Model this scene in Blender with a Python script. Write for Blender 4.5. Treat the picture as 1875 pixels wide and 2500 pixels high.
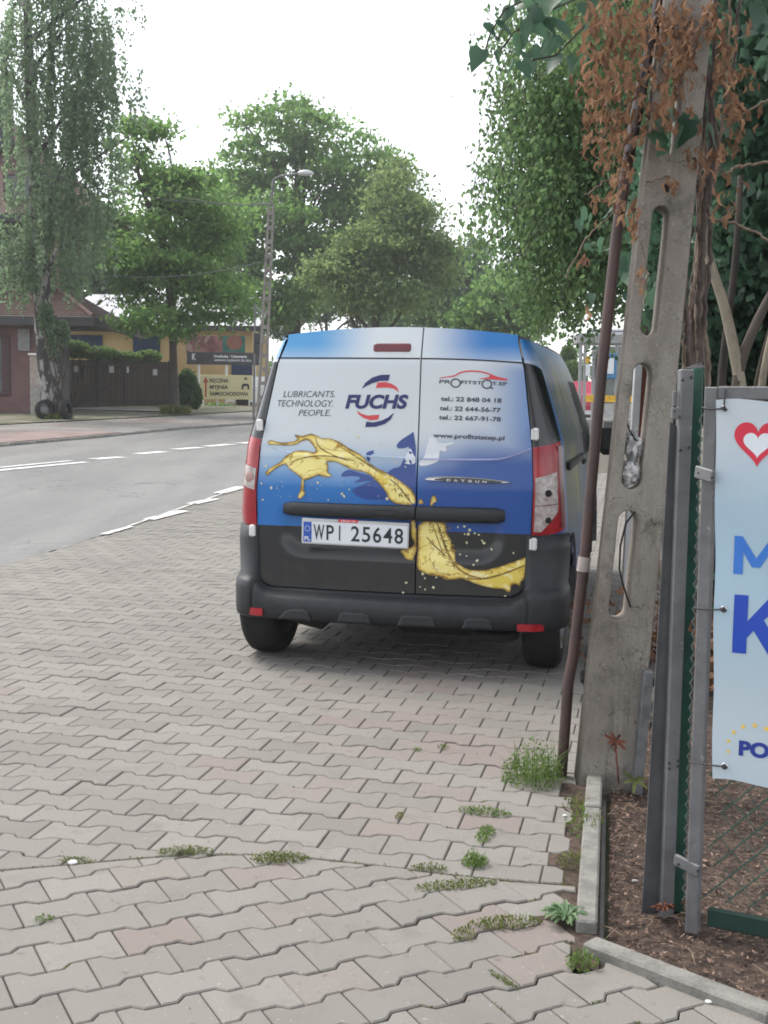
import bpy, bmesh, math, random
import numpy as np
from mathutils import Vector, Matrix, geometry
from math import sin, cos, pi, radians as R, sqrt

for _o in list(bpy.data.objects):
    bpy.data.objects.remove(_o)
SC = bpy.context.scene
COL = SC.collection
random.seed(11)
RNG = np.random.default_rng(11)

# ------------------------------------------------------------------ camera
CAM_H, PITCH, ROLL, FPX = 1.391, R(5.22), R(0.74), 3016.0
cam = bpy.data.cameras.new('camera')
cam.sensor_fit = 'VERTICAL'; cam.sensor_height = 24.0
cam.lens = 24.0 * FPX / 2500.0
cam.clip_start = 0.05; cam.clip_end = 3000
cam_o = bpy.data.objects.new('camera', cam); COL.objects.link(cam_o)
cam_o.matrix_world = Matrix.Translation((0, 0, CAM_H)) @ Matrix.Rotation(pi / 2 - PITCH, 4, 'X') @ Matrix.Rotation(ROLL, 4, 'Z')
SC.camera = cam_o
cam.dof.use_dof = False

# ------------------------------------------------------------------ sky and sun (thin bright overcast)
SUN_EL, SUN_AZ = R(56), R(-52)         # azimuth measured from +Y towards +X
world = bpy.data.worlds.new('World'); SC.world = world; world.use_nodes = True
_nt = world.node_tree; _nt.nodes.clear()
_sky = _nt.nodes.new('ShaderNodeTexSky'); _sky.sky_type = 'NISHITA'; _sky.sun_disc = False
_sky.sun_elevation = SUN_EL; _sky.sun_rotation = SUN_AZ
_sky.air_density = 1.0; _sky.dust_density = 1.0; _sky.ozone_density = 1.0
_hs = _nt.nodes.new('ShaderNodeHueSaturation'); _hs.inputs['Saturation'].default_value = 0.22
_bg = _nt.nodes.new('ShaderNodeBackground'); _bg.inputs['Strength'].default_value = 0.15
_wo = _nt.nodes.new('ShaderNodeOutputWorld')
_nt.links.new(_sky.outputs[0], _hs.inputs['Color']); _nt.links.new(_hs.outputs[0], _bg.inputs['Color'])
_nt.links.new(_bg.outputs[0], _wo.inputs['Surface'])
sun = bpy.data.lights.new('sun', 'SUN'); sun.energy = 1.6; sun.angle = R(28); sun.color = (1.0, 0.94, 0.85)
sun_o = bpy.data.objects.new('sun', sun); COL.objects.link(sun_o)
_sd = Vector((sin(SUN_AZ) * cos(SUN_EL), cos(SUN_AZ) * cos(SUN_EL), sin(SUN_EL)))
sun_o.rotation_euler = _sd.to_track_quat('Z', 'Y').to_euler(); sun_o.location = (0, 0, 30)
SC.view_settings.view_transform = 'Standard'; SC.view_settings.look = 'None'
SC.view_settings.exposure = 1.14; SC.view_settings.gamma = 1.0
SC.view_settings.use_curve_mapping = False
SC.render.engine = 'CYCLES'
SC.cycles.max_bounces = 12; SC.cycles.diffuse_bounces = 6; SC.cycles.transmission_bounces = 8; SC.cycles.filter_width = 1.8; SC.cycles.transparent_max_bounces = 12
SC.cycles.use_denoising = True

# ------------------------------------------------------------------ ground height and measured points
def gz(y):
    return 0.0 if y < 12 else min(0.02 * (y - 12), 1.0)

_cp, _sp, _cr, _sr = cos(PITCH), sin(PITCH), cos(ROLL), sin(ROLL)
_S = 1875.0 / 1659.0
def spot(vx, vy, Y):
    """World point at distance Y along the street seen at a place measured in the photograph (1659 x 2212 copy)."""
    x, y = vx * _S - 937.5, vy * _S - 1250.0
    px, py = x * _cr + y * _sr, -x * _sr + y * _cr
    a, u = px / FPX, -py / FPX
    ry, rz = _cp + u * _sp, -_sp + u * _cp
    t = Y / ry
    return Vector((a * t, Y, CAM_H + rz * t))
def px2m(n, Y):
    return n * Y / 2668.0

# ------------------------------------------------------------------ tagging
def tag(o, label=None, cat=None, group=None, kind=None):
    if label: o['label'] = label
    if cat: o['category'] = cat
    if group: o['group'] = group
    if kind: o['kind'] = kind
    return o
LOCAL = set()
def thing(name, label, cat, loc=(0, 0, 0), group=None, local=False):
    o = bpy.data.objects.new(name, None); COL.objects.link(o)
    o.location = loc; o.empty_display_size = 0.2
    tag(o, label, cat, group)
    if local: LOCAL.add(o.name)
    return o
def top_of(o):
    while o.parent: o = o.parent
    return o
def link(name, me, parent=None):
    o = bpy.data.objects.new(name, me); COL.objects.link(o)
    if parent is not None: o.parent = parent
    return o
def shift_for(parent):
    if parent is None: return Vector((0, 0, 0))
    t = top_of(parent)
    return Vector((0, 0, 0)) if t.name in LOCAL else Vector(t.location)

# ------------------------------------------------------------------ mesh builder
class MB:
    def __init__(self):
        self.v, self.f, self.m, self.s = [], [], [], []
    def add(self, vs, fs, m=0, smooth=False):
        n = len(self.v)
        self.v.extend([tuple(p) for p in vs])
        for f in fs:
            self.f.append(tuple(i + n for i in f)); self.m.append(m); self.s.append(smooth)
        return self
    def box(self, c, s, M=None, bevel=0.0, m=0):
        hx, hy, hz = s[0] / 2, s[1] / 2, s[2] / 2
        b = min(bevel, hx * .9, hy * .9, hz * .9)
        vs, fs = [], []
        if b <= 0:
            vs = [(x, y, z) for x in (-hx, hx) for y in (-hy, hy) for z in (-hz, hz)]
            fs = [(0, 1, 3, 2), (4, 6, 7, 5), (0, 4, 5, 1), (2, 3, 7, 6), (0, 2, 6, 4), (1, 5, 7, 3)]
        else:
            idx = {}
            for sx in (-1, 1):
                for sy in (-1, 1):
                    for sz in (-1, 1):
                        for a in range(3):
                            p = [sx * (hx - b), sy * (hy - b), sz * (hz - b)]
                            p[a] = (sx * hx, sy * hy, sz * hz)[a]
                            idx[(sx, sy, sz, a)] = len(vs); vs.append(tuple(p))
            for a in range(3):
                b1, b2 = [i for i in range(3) if i != a]
                for sa in (-1, 1):
                    q = []
                    for (u, v) in ((-1, -1), (1, -1), (1, 1), (-1, 1)):
                        k = [0, 0, 0]; k[a] = sa; k[b1] = u; k[b2] = v
                        q.append(idx[(k[0], k[1], k[2], a)])
                    fs.append(tuple(q))
                for u in (-1, 1):
                    for v in (-1, 1):
                        q = []
                        for (sa, ax) in ((-1, b1), (1, b1), (1, b2), (-1, b2)):
                            k = [0, 0, 0]; k[a] = sa; k[b1] = u; k[b2] = v
                            q.append(idx[(k[0], k[1], k[2], ax)])
                        fs.append(tuple(q))
            for sx in (-1, 1):
                for sy in (-1, 1):
                    for sz in (-1, 1):
                        fs.append(tuple(idx[(sx, sy, sz, a)] for a in range(3)))
        out = []
        for p in vs:
            p = Vector(p)
            if M is not None: p = M @ p
            out.append(p + Vector(c))
        return self.add(out, fs, m)
    def tube(self, pts, rad, n=8, m=0, caps=True, smooth=True, flat=1.0):
        pts = [Vector(p) for p in pts]
        if not hasattr(rad, '__len__'): rad = [rad] * len(pts)
        vs, fs = [], []
        up = Vector((0.13, 0.31, 0.94)).normalized()
        t0 = (pts[1] - pts[0]).normalized()
        if abs(t0.dot(up)) > .95: up = Vector((1, 0.1, 0)).normalized()
        x = t0.cross(up).normalized()
        for i, p in enumerate(pts):
            t = (pts[min(i + 1, len(pts) - 1)] - pts[max(i - 1, 0)]).normalized()
            x = (x - t * x.dot(t)).normalized(); y = t.cross(x)
            for k in range(n):
                a = 2 * pi * k / n
                vs.append(p + x * (cos(a) * rad[i]) + y * (sin(a) * rad[i] * flat))
        for i in range(len(pts) - 1):
            for k in range(n):
                a, b = i * n + k, i * n + (k + 1) % n
                fs.append((a, b, b + n, a + n))
        self.add(vs, fs, m, smooth)
        if caps:
            self.add(vs[:n], [tuple(reversed(range(n)))], m); self.add(vs[-n:], [tuple(range(n))], m)
        return self
    def lathe(self, prof, c, axis=(1, 0, 0), n=32, m=0, smooth=True):
        """prof: (distance along axis, radius)"""
        ax = Vector(axis).normalized(); u = ax.orthogonal().normalized(); w = ax.cross(u)
        vs, fs = [], []
        for (d, r) in prof:
            for k in range(n):
                a = 2 * pi * k / n
                vs.append(Vector(c) + ax * d + (u * cos(a) + w * sin(a)) * r)
        for i in range(len(prof) - 1):
            for k in range(n):
                a, b = i * n + k, i * n + (k + 1) % n
                fs.append((a, b, b + n, a + n))
        return self.add(vs, fs, m, smooth)
    def grid(self, P, nu, nv, m=0, smooth=True, flip=False):
        """P(i, j) for i in 0..nu, j in 0..nv"""
        vs = [P(i, j) for i in range(nu + 1) for j in range(nv + 1)]
        fs = []
        for i in range(nu):
            for j in range(nv):
                a = i * (nv + 1) + j
                q = (a, a + 1, a + nv + 2, a + nv + 1)
                fs.append(tuple(reversed(q)) if flip else q)
        return self.add(vs, fs, m, smooth)
    def quad(self, a, b, c, d, m=0):
        return self.add([a, b, c, d], [(0, 1, 2, 3)], m)
    def prism(self, pts, h, z0=0.0, M=None, m=0):
        """plan polygon extruded up from z0 by h"""
        n = len(pts)
        vs = [Vector((p[0], p[1], z0)) for p in pts] + [Vector((p[0], p[1], z0 + h)) for p in pts]
        if M is not None: vs = [M @ v for v in vs]
        fs = [tuple(reversed(range(n))), tuple(range(n, 2 * n))] + [(i, (i + 1) % n, n + (i + 1) % n, n + i) for i in range(n)]
        return self.add(vs, fs, m)
    def build(self, name, mats, parent=None):
        sh = shift_for(parent)
        me = bpy.data.meshes.new(name)
        me.from_pydata([(v[0] - sh[0], v[1] - sh[1], v[2] - sh[2]) for v in self.v], [], self.f)
        if not isinstance(mats, (list, tuple)): mats = [mats]
        for mt in mats: me.materials.append(mt)
        me.polygons.foreach_set('material_index', self.m)
        me.polygons.foreach_set('use_smooth', self.s)
        me.update()
        return link(name, me, parent)

def np_mesh(name, verts, quads, mat, parent=None, tint=None, tri=False):
    """big arrays of quads to one mesh; tint = one value per face"""
    sh = np.array(shift_for(parent))
    me = bpy.data.meshes.new(name)
    verts = np.asarray(verts, np.float32) - sh.astype(np.float32)
    k = quads.shape[1]
    me.vertices.add(len(verts)); me.vertices.foreach_set('co', verts.ravel())
    me.loops.add(quads.size); me.loops.foreach_set('vertex_index', quads.astype(np.int32).ravel())
    me.polygons.add(len(quads))
    me.polygons.foreach_set('loop_start', np.arange(0, quads.size, k, dtype=np.int32))
    me.polygons.foreach_set('loop_total', np.full(len(quads), k, np.int32))
    if tint is not None:
        a = me.attributes.new('tint', 'FLOAT', 'FACE'); a.data.foreach_set('value', np.asarray(tint, np.float32))
    me.materials.append(mat)
    me.update(calc_edges=True); me.validate()
    return link(name, me, parent)

# ------------------------------------------------------------------ materials
def _new(name):
    m = bpy.data.materials.new(name); m.use_nodes = True
    nt = m.node_tree; nt.nodes.clear()
    out = nt.nodes.new('ShaderNodeOutputMaterial')
    b = nt.nodes.new('ShaderNodeBsdfPrincipled'); nt.links.new(b.outputs[0], out.inputs['Surface'])
    return m, nt, b, out
def _sock(nt, s, v):
    if hasattr(v, 'is_output'): nt.links.new(v, s)
    else: s.default_value = v
def nmath(nt, op, a, b=0.0, c=None, clamp=False):
    n = nt.nodes.new('ShaderNodeMath'); n.operation = op; n.use_clamp = clamp
    _sock(nt, n.inputs[0], a); _sock(nt, n.inputs[1], b)
    if c is not None: _sock(nt, n.inputs[2], c)
    return n.outputs[0]
def nmap(nt, v, a, b, c=0.0, d=1.0, smooth=True):
    n = nt.nodes.new('ShaderNodeMapRange'); n.interpolation_type = 'SMOOTHSTEP' if smooth else 'LINEAR'; n.clamp = True
    _sock(nt, n.inputs[0], v)
    for i, q in enumerate((a, b, c, d)): _sock(nt, n.inputs[i + 1], q)
    return n.outputs[0]
def nmix(nt, f, a, b, mode='MIX'):
    n = nt.nodes.new('ShaderNodeMix'); n.data_type = 'RGBA'; n.blend_type = mode
    _sock(nt, n.inputs[0], f)
    for s, v in ((n.inputs[6], a), (n.inputs[7], b)):
        if hasattr(v, 'is_output'): nt.links.new(v, s)
        else: s.default_value = tuple(v) + ((1.0,) if len(v) == 3 else ())
    return n.outputs[2]
def nnoise(nt, scale, detail=4, rough=.6, coord='Object', stretch=None, dist=0.0):
    tc = nt.nodes.new('ShaderNodeTexCoord')
    src = tc.outputs[coord]
    if stretch:
        mp = nt.nodes.new('ShaderNodeMapping'); mp.inputs['Scale'].default_value = stretch
        nt.links.new(src, mp.inputs[0]); src = mp.outputs[0]
    n = nt.nodes.new('ShaderNodeTexNoise'); n.inputs['Scale'].default_value = scale
    n.inputs['Detail'].default_value = detail; n.inputs['Roughness'].default_value = rough
    n.inputs['Distortion'].default_value = dist
    nt.links.new(src, n.inputs['Vector'])
    return n.outputs['Fac']
def nbump(nt, b, h, strength, dist):
    bp = nt.nodes.new('ShaderNodeBump'); bp.inputs['Strength'].default_value = strength; bp.inputs['Distance'].default_value = dist
    nt.links.new(h, bp.inputs['Height']); nt.links.new(bp.outputs[0], b.inputs['Normal'])
def xyz(nt, coord='Object'):
    tc = nt.nodes.new('ShaderNodeTexCoord'); s = nt.nodes.new('ShaderNodeSeparateXYZ')
    nt.links.new(tc.outputs[coord], s.inputs[0]); return s.outputs

def mat(name, c, rough=.6, c2=None, scale=8.0, metal=0.0, bump=0.0, bscale=60.0, coat=0.0, spec=None, stretch=None, wear=None, lo=.35, hi=.65, coord='Object'):
    """plain surface: two base colours mixed by noise, fine bump"""
    m, nt, b, out = _new(name)
    b.inputs['Roughness'].default_value = rough; b.inputs['Metallic'].default_value = metal
    if spec is not None: b.inputs['Specular IOR Level'].default_value = spec
    if coat: b.inputs['Coat Weight'].default_value = coat; b.inputs['Coat Roughness'].default_value = .08
    if c2 is None: c2 = tuple(min(1, q * 1.18) for q in c); c = tuple(q * .86 for q in c)
    col = nmix(nt, nmap(nt, nnoise(nt, scale, 6, .65, coord, stretch), lo, hi), c, c2)
    if wear:   # (colour, scale, lo, hi)
        col = nmix(nt, nmap(nt, nnoise(nt, wear[1], 8, .7, coord), wear[2], wear[3]), col, wear[0])
    nt.links.new(col, b.inputs['Base Color'])
    if bump: nbump(nt, b, nnoise(nt, bscale, 5, .6, coord, stretch), bump, .01)
    return m

def leaf_mat(name, dark, light, transl=.35, rough=.55):
    """leaf colour varies from leaf to leaf (the face attribute tint)"""
    m, nt, b, out = _new(name)
    at = nt.nodes.new('ShaderNodeAttribute'); at.attribute_name = 'tint'
    col = nmix(nt, at.outputs['Fac'], dark, light)
    nt.links.new(col, b.inputs['Base Color']); b.inputs['Roughness'].default_value = rough
    b.inputs['Specular IOR Level'].default_value = .3
    tr = nt.nodes.new('ShaderNodeBsdfTranslucent')
    nt.links.new(nmix(nt, .6, col, tuple(min(1, q * 1.9) for q in light)), tr.inputs['Color'])
    mx = nt.nodes.new('ShaderNodeMixShader'); mx.inputs[0].default_value = transl
    nt.links.new(b.outputs[0], mx.inputs[1]); nt.links.new(tr.outputs[0], mx.inputs[2]); nt.links.new(mx.outputs[0], out.inputs['Surface'])
    return m

# ------------------------------------------------------------------ flat shapes: lettering and outlines
_texts = {}
def text2d(s, bold=0.0, shear=0.0):
    """triangles of a line of lettering: x from 0 to 1 over its width, y = 1 at cap height"""
    key = (s, bold, shear)
    if key in _texts: return _texts[key]
    def mk(t):
        cu = bpy.data.curves.new('lettering', 'FONT'); cu.body = t; cu.size = 1.0; cu.offset = bold; cu.shear = shear
        cu.resolution_u = 4
        ob = bpy.data.objects.new('lettering', cu); COL.objects.link(ob)
        dg = bpy.context.evaluated_depsgraph_get(); dg.update()
        me = bpy.data.meshes.new_from_object(ob.evaluated_get(dg))
        v = [(q.co.x, q.co.y) for q in me.vertices]; f = [tuple(p.vertices) for p in me.polygons]
        bpy.data.objects.remove(ob); bpy.data.curves.remove(cu); bpy.data.meshes.remove(me)
        return v, f
    v, f = mk(s); hv, _ = mk('H')
    cap = max(q[1] for q in hv)
    x0, x1 = min(q[0] for q in v), max(q[0] for q in v)
    v = [((q[0] - x0) / (x1 - x0), q[1] / cap) for q in v]
    _texts[key] = (v, f); return v, f
def text_box(mb, s, P0, P1, up, to3, bold=0.0, shear=0.0, m=0):
    """letter a line between two baseline points (2D), cap height = up; to3 maps 2D to 3D"""
    v, f = text2d(s, bold, shear)
    d = (P1[0] - P0[0], P1[1] - P0[1]); L = sqrt(d[0] ** 2 + d[1] ** 2); nrm = (-d[1] / L, d[0] / L)
    mb.add([to3(P0[0] + d[0] * x + nrm[0] * up * y, P0[1] + d[1] * x + nrm[1] * up * y) for x, y in v], f, m)
def chaikin(p, closed=True, k=1):
    for _ in range(k):
        q = []; n = len(p)
        rng = range(n) if closed else range(n - 1)
        if not closed: q.append(p[0])
        for i in rng:
            a, b = p[i], p[(i + 1) % n]
            q.append((a[0] * .75 + b[0] * .25, a[1] * .75 + b[1] * .25)); q.append((a[0] * .25 + b[0] * .75, a[1] * .25 + b[1] * .75))
        if not closed: q.append(p[-1])
        p = q
    return p
def poly_fill(mb, pts, to3, m=0, maxlen=0.07):
    """filled outline, cut small enough to follow a curved surface"""
    tris = geometry.tessellate_polygon([[Vector((p[0], p[1], 0)) for p in pts]])
    bm = bmesh.new()
    vs = [bm.verts.new((p[0], p[1], 0)) for p in pts]
    for t in tris:
        try: bm.faces.new([vs[i] for i in t])
        except ValueError: pass
    for _ in range(4):
        long_e = [e for e in bm.edges if e.calc_length() > maxlen]
        if not long_e: break
        bmesh.ops.subdivide_edges(bm, edges=long_e, cuts=1)
        bmesh.ops.triangulate(bm, faces=bm.faces[:])
    bm.normal_update(); bm.verts.index_update()
    fs = [tuple(v.index for v in (f.verts if f.normal.z < 0 else reversed(f.verts))) for f in bm.faces]
    mb.add([to3(v.co.x, v.co.y) for v in bm.verts], fs, m)
    bm.free()
def strip(mb, pts, width, to3, closed=False, m=0):
    n = len(pts); W = width if hasattr(width, '__len__') else [width] * n
    L, Q = [], []
    for i, p in enumerate(pts):
        a = pts[(i - 1) % n] if (closed or i > 0) else p
        b = pts[(i + 1) % n] if (closed or i < n - 1) else p
        d = (b[0] - a[0], b[1] - a[1]); l = sqrt(d[0] ** 2 + d[1] ** 2) or 1
        nx, ny = -d[1] / l * W[i] / 2, d[0] / l * W[i] / 2
        L.append(to3(p[0] + nx, p[1] + ny)); Q.append(to3(p[0] - nx, p[1] - ny))
    fs = [(i, (i + 1) % n, n + (i + 1) % n, n + i) for i in range(n if closed else n - 1)]
    mb.add(L + Q, fs, m)
def disc2d(mb, c, r, to3, n=10, m=0, asp=1.0, rot=0.0):
    vs = []
    for k in range(n):
        a = 2 * pi * k / n; x, y = cos(a) * r, sin(a) * r * asp
        vs.append(to3(c[0] + x * cos(rot) - y * sin(rot), c[1] + x * sin(rot) + y * cos(rot)))
    mb.add(vs, [tuple(reversed(range(n)))], m)

# ------------------------------------------------------------------ leaves
def leaf_quads(C, size, down=0.0, aspect=.5, rng=RNG, flat=0.0):
    """one folded rhombus per point: returns verts, quads"""
    n = len(C)
    d = rng.normal(size=(n, 3)); d[:, 2] -= down * 2
    d /= np.linalg.norm(d, axis=1)[:, None]
    w = rng.normal(size=(n, 3)); w[:, 2] *= (1 - flat)
    w -= d * (w * d).sum(1)[:, None]; w /= np.linalg.norm(w, axis=1)[:, None] + 1e-9
    s = (np.asarray(size) * rng.uniform(.7, 1.3, n))[:, None]
    V = np.empty((n, 4, 3))
    V[:, 0] = C - d * s * .5; V[:, 2] = C + d * s * .5
    V[:, 1] = C + w * s * aspect * .5 - d * s * .08; V[:, 3] = C - w * s * aspect * .5 - d * s * .08
    return V.reshape(-1, 3), np.arange(4 * n).reshape(n, 4)
def leaves(name, C, size, mt, parent, tint=None, down=0.0, aspect=.5, rng=RNG):
    V, Q = leaf_quads(C, size, down, aspect, rng)
    if tint is None: tint = rng.uniform(0, 1, len(C))
    return np_mesh(name, V, Q, mt, parent, tint)
def in_ellipsoid(n, c, r, rng=RNG, bias=.55):
    d = rng.normal(size=(n, 3)); d /= np.linalg.norm(d, axis=1)[:, None]
    return np.asarray(c) + d * (rng.uniform(0, 1, n) ** bias)[:, None] * np.asarray(r)
# ================================================================== ground, road, paving
def gspot(vx, vy):
    """Point on the ground seen at a measured place."""
    a = spot(vx, vy, 1.0) - Vector((0, 0, CAM_H))
    t = -CAM_H / a.z if a.z < 0 else 1e9
    if t * a.y > 12: t = (CAM_H + .24) / (-a.z + .02 * a.y)
    return Vector((0, 0, CAM_H)) + a * t

M_soil = mat('soil', (.032, .021, .016), .95, (.10, .068, .052), 22, bump=.8, bscale=90, wear=((.15, .10, .07), 55, .56, .66))
M_joint = mat('joint_sand', (.065, .055, .044), .95, (.13, .112, .088), 9, bump=.5, wear=((.045, .06, .02), 6, .54, .66))
M_verge = mat('verge', (.06, .075, .035), .95, (.15, .14, .09), 1.2, bump=.6, bscale=20, wear=((.21, .19, .15), .8, .5, .62))
M_asph = mat('asphalt', (.125, .123, .122), .58, (.185, .183, .18), 1.3, bump=.35, bscale=130, stretch=(1, .14, 1), wear=((.125, .123, .12), .45, .52, .75))
def _asphalt_detail():
    nt = M_asph.node_tree; b = [n for n in nt.nodes if n.type == 'BSDF_PRINCIPLED'][0]; col = b.inputs['Base Color'].links[0].from_socket
    geo = nt.nodes.new('ShaderNodeNewGeometry')
    def pn(sc, det, dist=0):
        q = nt.nodes.new('ShaderNodeTexNoise'); q.inputs['Scale'].default_value = sc; q.inputs['Detail'].default_value = det; q.inputs['Distortion'].default_value = dist
        nt.links.new(geo.outputs['Position'], q.inputs['Vector']); return q.outputs['Fac']
    col = nmix(nt, nmap(nt, pn(70, 3), .40, .66, 0, .5), col, (.25, .247, .24)); col = nmix(nt, nmap(nt, pn(55, 3), .58, .72, 0, .7), col, (.07, .069, .068))
    w = nmath(nt, 'ABSOLUTE', nmath(nt, 'SUBTRACT', pn(.30, 5, .4), .5))
    col = nmix(nt, nmap(nt, w, .0035, .0, 0, .8), col, (.06, .058, .055))
    nt.links.new(col, b.inputs['Base Color'])
_asphalt_detail()
M_paint = mat('road_paint', (.55, .55, .54), .6, (.78, .78, .77), 5, wear=((.22, .22, .22), 9, .52, .66))
M_conc = mat('concrete', (.27, .255, .235), .9, (.37, .355, .33), 7, bump=.4, bscale=80, wear=((.17, .16, .145), 20, .6, .75))
M_walk = mat('far_pavement', (.17, .16, .148), .9, (.25, .238, .222), 1.1, wear=((.15, .115, .105), .5, .5, .62))
M_pink = mat('red_pavement', (.19, .135, .122), .9, (.26, .20, .185), 1.3)

# terrain: one sheet to the horizon
ys = [-60, -10, 0, 2, 4, 8, 12, 16, 20, 25, 30, 36, 42, 50, 62, 80, 120, 200, 400, 1200]
xs = [-900, -300, -120, -60, -40, -25, -15, -8, -4, 0, 4, 8, 15, 30, 60, 120, 300, 900]
b = MB(); b.grid(lambda i, j: (xs[i], ys[j], gz(ys[j]) - .06), len(xs) - 1, len(ys) - 1, flip=True)
tag(b.build('terrain', M_verge), kind='structure')

# --- road: near edge, centre line and far kerb as measured along the street
def lerp_tab(tab, y):
    if y <= tab[0][0]: a, c = tab[0], tab[1]
    elif y >= tab[-1][0]: a, c = tab[-2], tab[-1]
    else:
        for a, c in zip(tab, tab[1:]):
            if a[0] <= y <= c[0]: break
    return a[1] + (c[1] - a[1]) * (y - a[0]) / (c[0] - a[0])
T_edge = [(-40, -9.6), (5, -3.75), (9.98, -3.12), (13.69, -2.63), (17.42, -2.06), (22, -.95), (27, .85), (34, 3.3), (60, 12.5), (120, 34)]
T_far = [(-40, -19), (5, -12.2), (15, -10.4), (21, -9.4), (26.2, -8.15), (30.4, -6.9), (34.8, -5.9), (38.6, -4.4), (60, 3.2), (120, 25)]
xe = lambda y: lerp_tab(T_edge, y)
xf = lambda y: lerp_tab(T_far, y)
YR = [-40, -20, -5, 0, 5, 8] + [10 + .75 * i for i in range(54)] + [55, 65, 80, 100, 120]
b = MB(); b.grid(lambda i, j: (xe(YR[i]) + (xf(YR[i]) - xe(YR[i])) * j / 6, YR[i], gz(YR[i]) - .004 + .03 * sin(pi * j / 6)), len(YR) - 1, 6)
road = tag(b.build('road', M_asph), kind='structure')
def line_on_road(pts, w, dz):
    q = [gspot(*p) for p in pts]
    out = []
    for a, c in zip(q, q[1:]):
        n = max(1, int((c - a).length / .5))
        out += [a.lerp(c, k / n) for k in range(n)]
    out.append(q[-1])
    mb = MB(); strip(mb, [(p.x, p.y) for p in out], w, lambda x, y: (x, y, gz(y) + dz))
    return mb
marks = [([(-60, 1025), (0, 1020), (90, 1011), (185, 1002)], .2), ([(-60, 1016), (0, 1014), (90, 1005), (155, 999)], .14)]
for p, q in (((200, 995.5), (264, 991)), ((297, 984), (354, 979)), ((378, 974), (432, 969.5)), ((445, 967.5), (500, 962.5)), ((515, 961), (560, 957))):
    marks.append(([p, q], .3))
for pts, w in marks: tag(line_on_road(pts, w, .034).build('road_marking', M_paint), kind='structure')
for p, q, w in (((250, 1148), (517, 1055), .03), ((224, 1156), (282, 1139), .08), ((321, 1124), (396, 1105), .15), ((414, 1090), (463, 1079), .16), ((474, 1067), (521, 1053), .18)):
    tag(line_on_road([p, q], w, .012).build('road_marking', M_paint), kind='structure')

# --- far kerb of single stones, pavement behind it
M_kerb = mat('kerb_concrete', (.15, .145, .135), .9, (.22, .21, .195), 4)
kerb = MB(); kerb.grid(lambda i, j: (xf(YR[i]) - .06 - .1 * j, YR[i], gz(YR[i]) - .05), len(YR) - 1, 1)
kerb = tag(kerb.build('kerb', M_conc), kind='structure')
y = 14.0
while y < 50:
    a = Vector((xf(y), y, 0)); c = Vector((xf(y + .95), y + .95, 0)); d = (c - a)
    L = d.length; mid = (a + c) / 2
    Mx = Matrix.Rotation(math.atan2(-d.x, d.y), 3, 'Z')
    kb = MB(); kb.box((mid.x - .075, mid.y, gz(mid.y) - .045), (.15, L - .012, .2), Mx, .015)
    kb.build('kerb_stone', M_kerb, kerb)
    y += .95 + (.02)
b = MB(); b.grid(lambda i, j: (xf(YR[i]) - .15 - 4.6 * j / 3, YR[i], gz(YR[i]) + .045 + .012 * j), len(YR) - 1, 3)
tag(b.build('far_pavement', M_walk), kind='structure')
b = MB(); b.grid(lambda i, j: (xf(YR[i]) - 4.75 - 7.0 * j / 3, YR[i], gz(YR[i]) + .11 + .01 * j), len(YR) - 1, 3)
tag(b.build('grass_verge', M_verge), kind='structure')
b = MB(); b.grid(lambda i, j: (xf(20 + i) - .2 - 2.4 * j / 2, 20 + i, gz(20 + i) + .062), 12, 2)
tag(b.build('red_pavement', M_pink), kind='structure')
# light concrete footpath in front of the brown fence
b = MB(); pa, pb = gspot(150, 890), gspot(335, 896)
b.add([(pa.x - 1, pa.y + 1.4, gz(pa.y) + .16), (pb.x + .5, pb.y + .9, gz(pb.y) + .16), (pb.x + .3, pb.y - .8, gz(pb.y) + .15), (pa.x - 1, pa.y - .2, gz(pa.y) + .15)], [(0, 1, 2, 3)])
tag(b.build('footpath', M_conc), kind='structure')

# --- paving of bone-shaped concrete blocks
def paver_material(name, attr):
    m, nt, bs, out = _new(name)
    if attr:
        n = nt.nodes.new('ShaderNodeAttribute'); n.attribute_name = 'tint'; t = n.outputs['Fac']
    else:
        n = nt.nodes.new('ShaderNodeObjectInfo'); s = nt.nodes.new('ShaderNodeSeparateColor'); nt.links.new(n.outputs['Color'], s.inputs[0]); t = s.outputs[0]
    grey = nmix(nt, nmap(nt, t, 0, .6, smooth=False), (.190, .179, .161), (.252, .238, .216))
    col = nmix(nt, nmap(nt, t, .62, 1.0), grey, (.222, .180, .166))
    tc = nt.nodes.new('ShaderNodeNewGeometry')
    def pn(scale, det):
        q = nt.nodes.new('ShaderNodeTexNoise'); q.inputs['Scale'].default_value = scale; q.inputs['Detail'].default_value = det; q.inputs['Roughness'].default_value = .65
        nt.links.new(tc.outputs['Position'], q.inputs['Vector']); return q.outputs['Fac']
    col = nmix(nt, nmap(nt, pn(5, 5), .52, .72), col, (.195, .18, .163))
    col = nmix(nt, nmap(nt, pn(1.1, 3), .35, .7, 0, .55), col, nmix(nt, .5, col, (.30, .28, .255)))
    col = nmix(nt, nmap(nt, pn(260, 3), .35, .7, 0, .6), col, nmix(nt, .55, col, (.14, .13, .12)))
    col = nmix(nt, nmap(nt, pn(22, 6), .60, .70, 0, .5), col, (.10, .092, .085))
    col = nmix(nt, nmap(nt, pn(.55, 5), .50, .68, 0, .55), col, (.15, .138, .125))
    col = nmix(nt, nmap(nt, pn(60, 2), .68, .72, 0, .6), col, (.42, .40, .37))
    nt.links.new(col, bs.inputs['Base Color']); bs.inputs['Roughness'].default_value = .9
    nbump(nt, bs, pn(320, 4), .35, .004)
    return m
M_paver = paver_material('paver_concrete', False)
M_paver_f = paver_material('paver_concrete_field', True)

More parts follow.
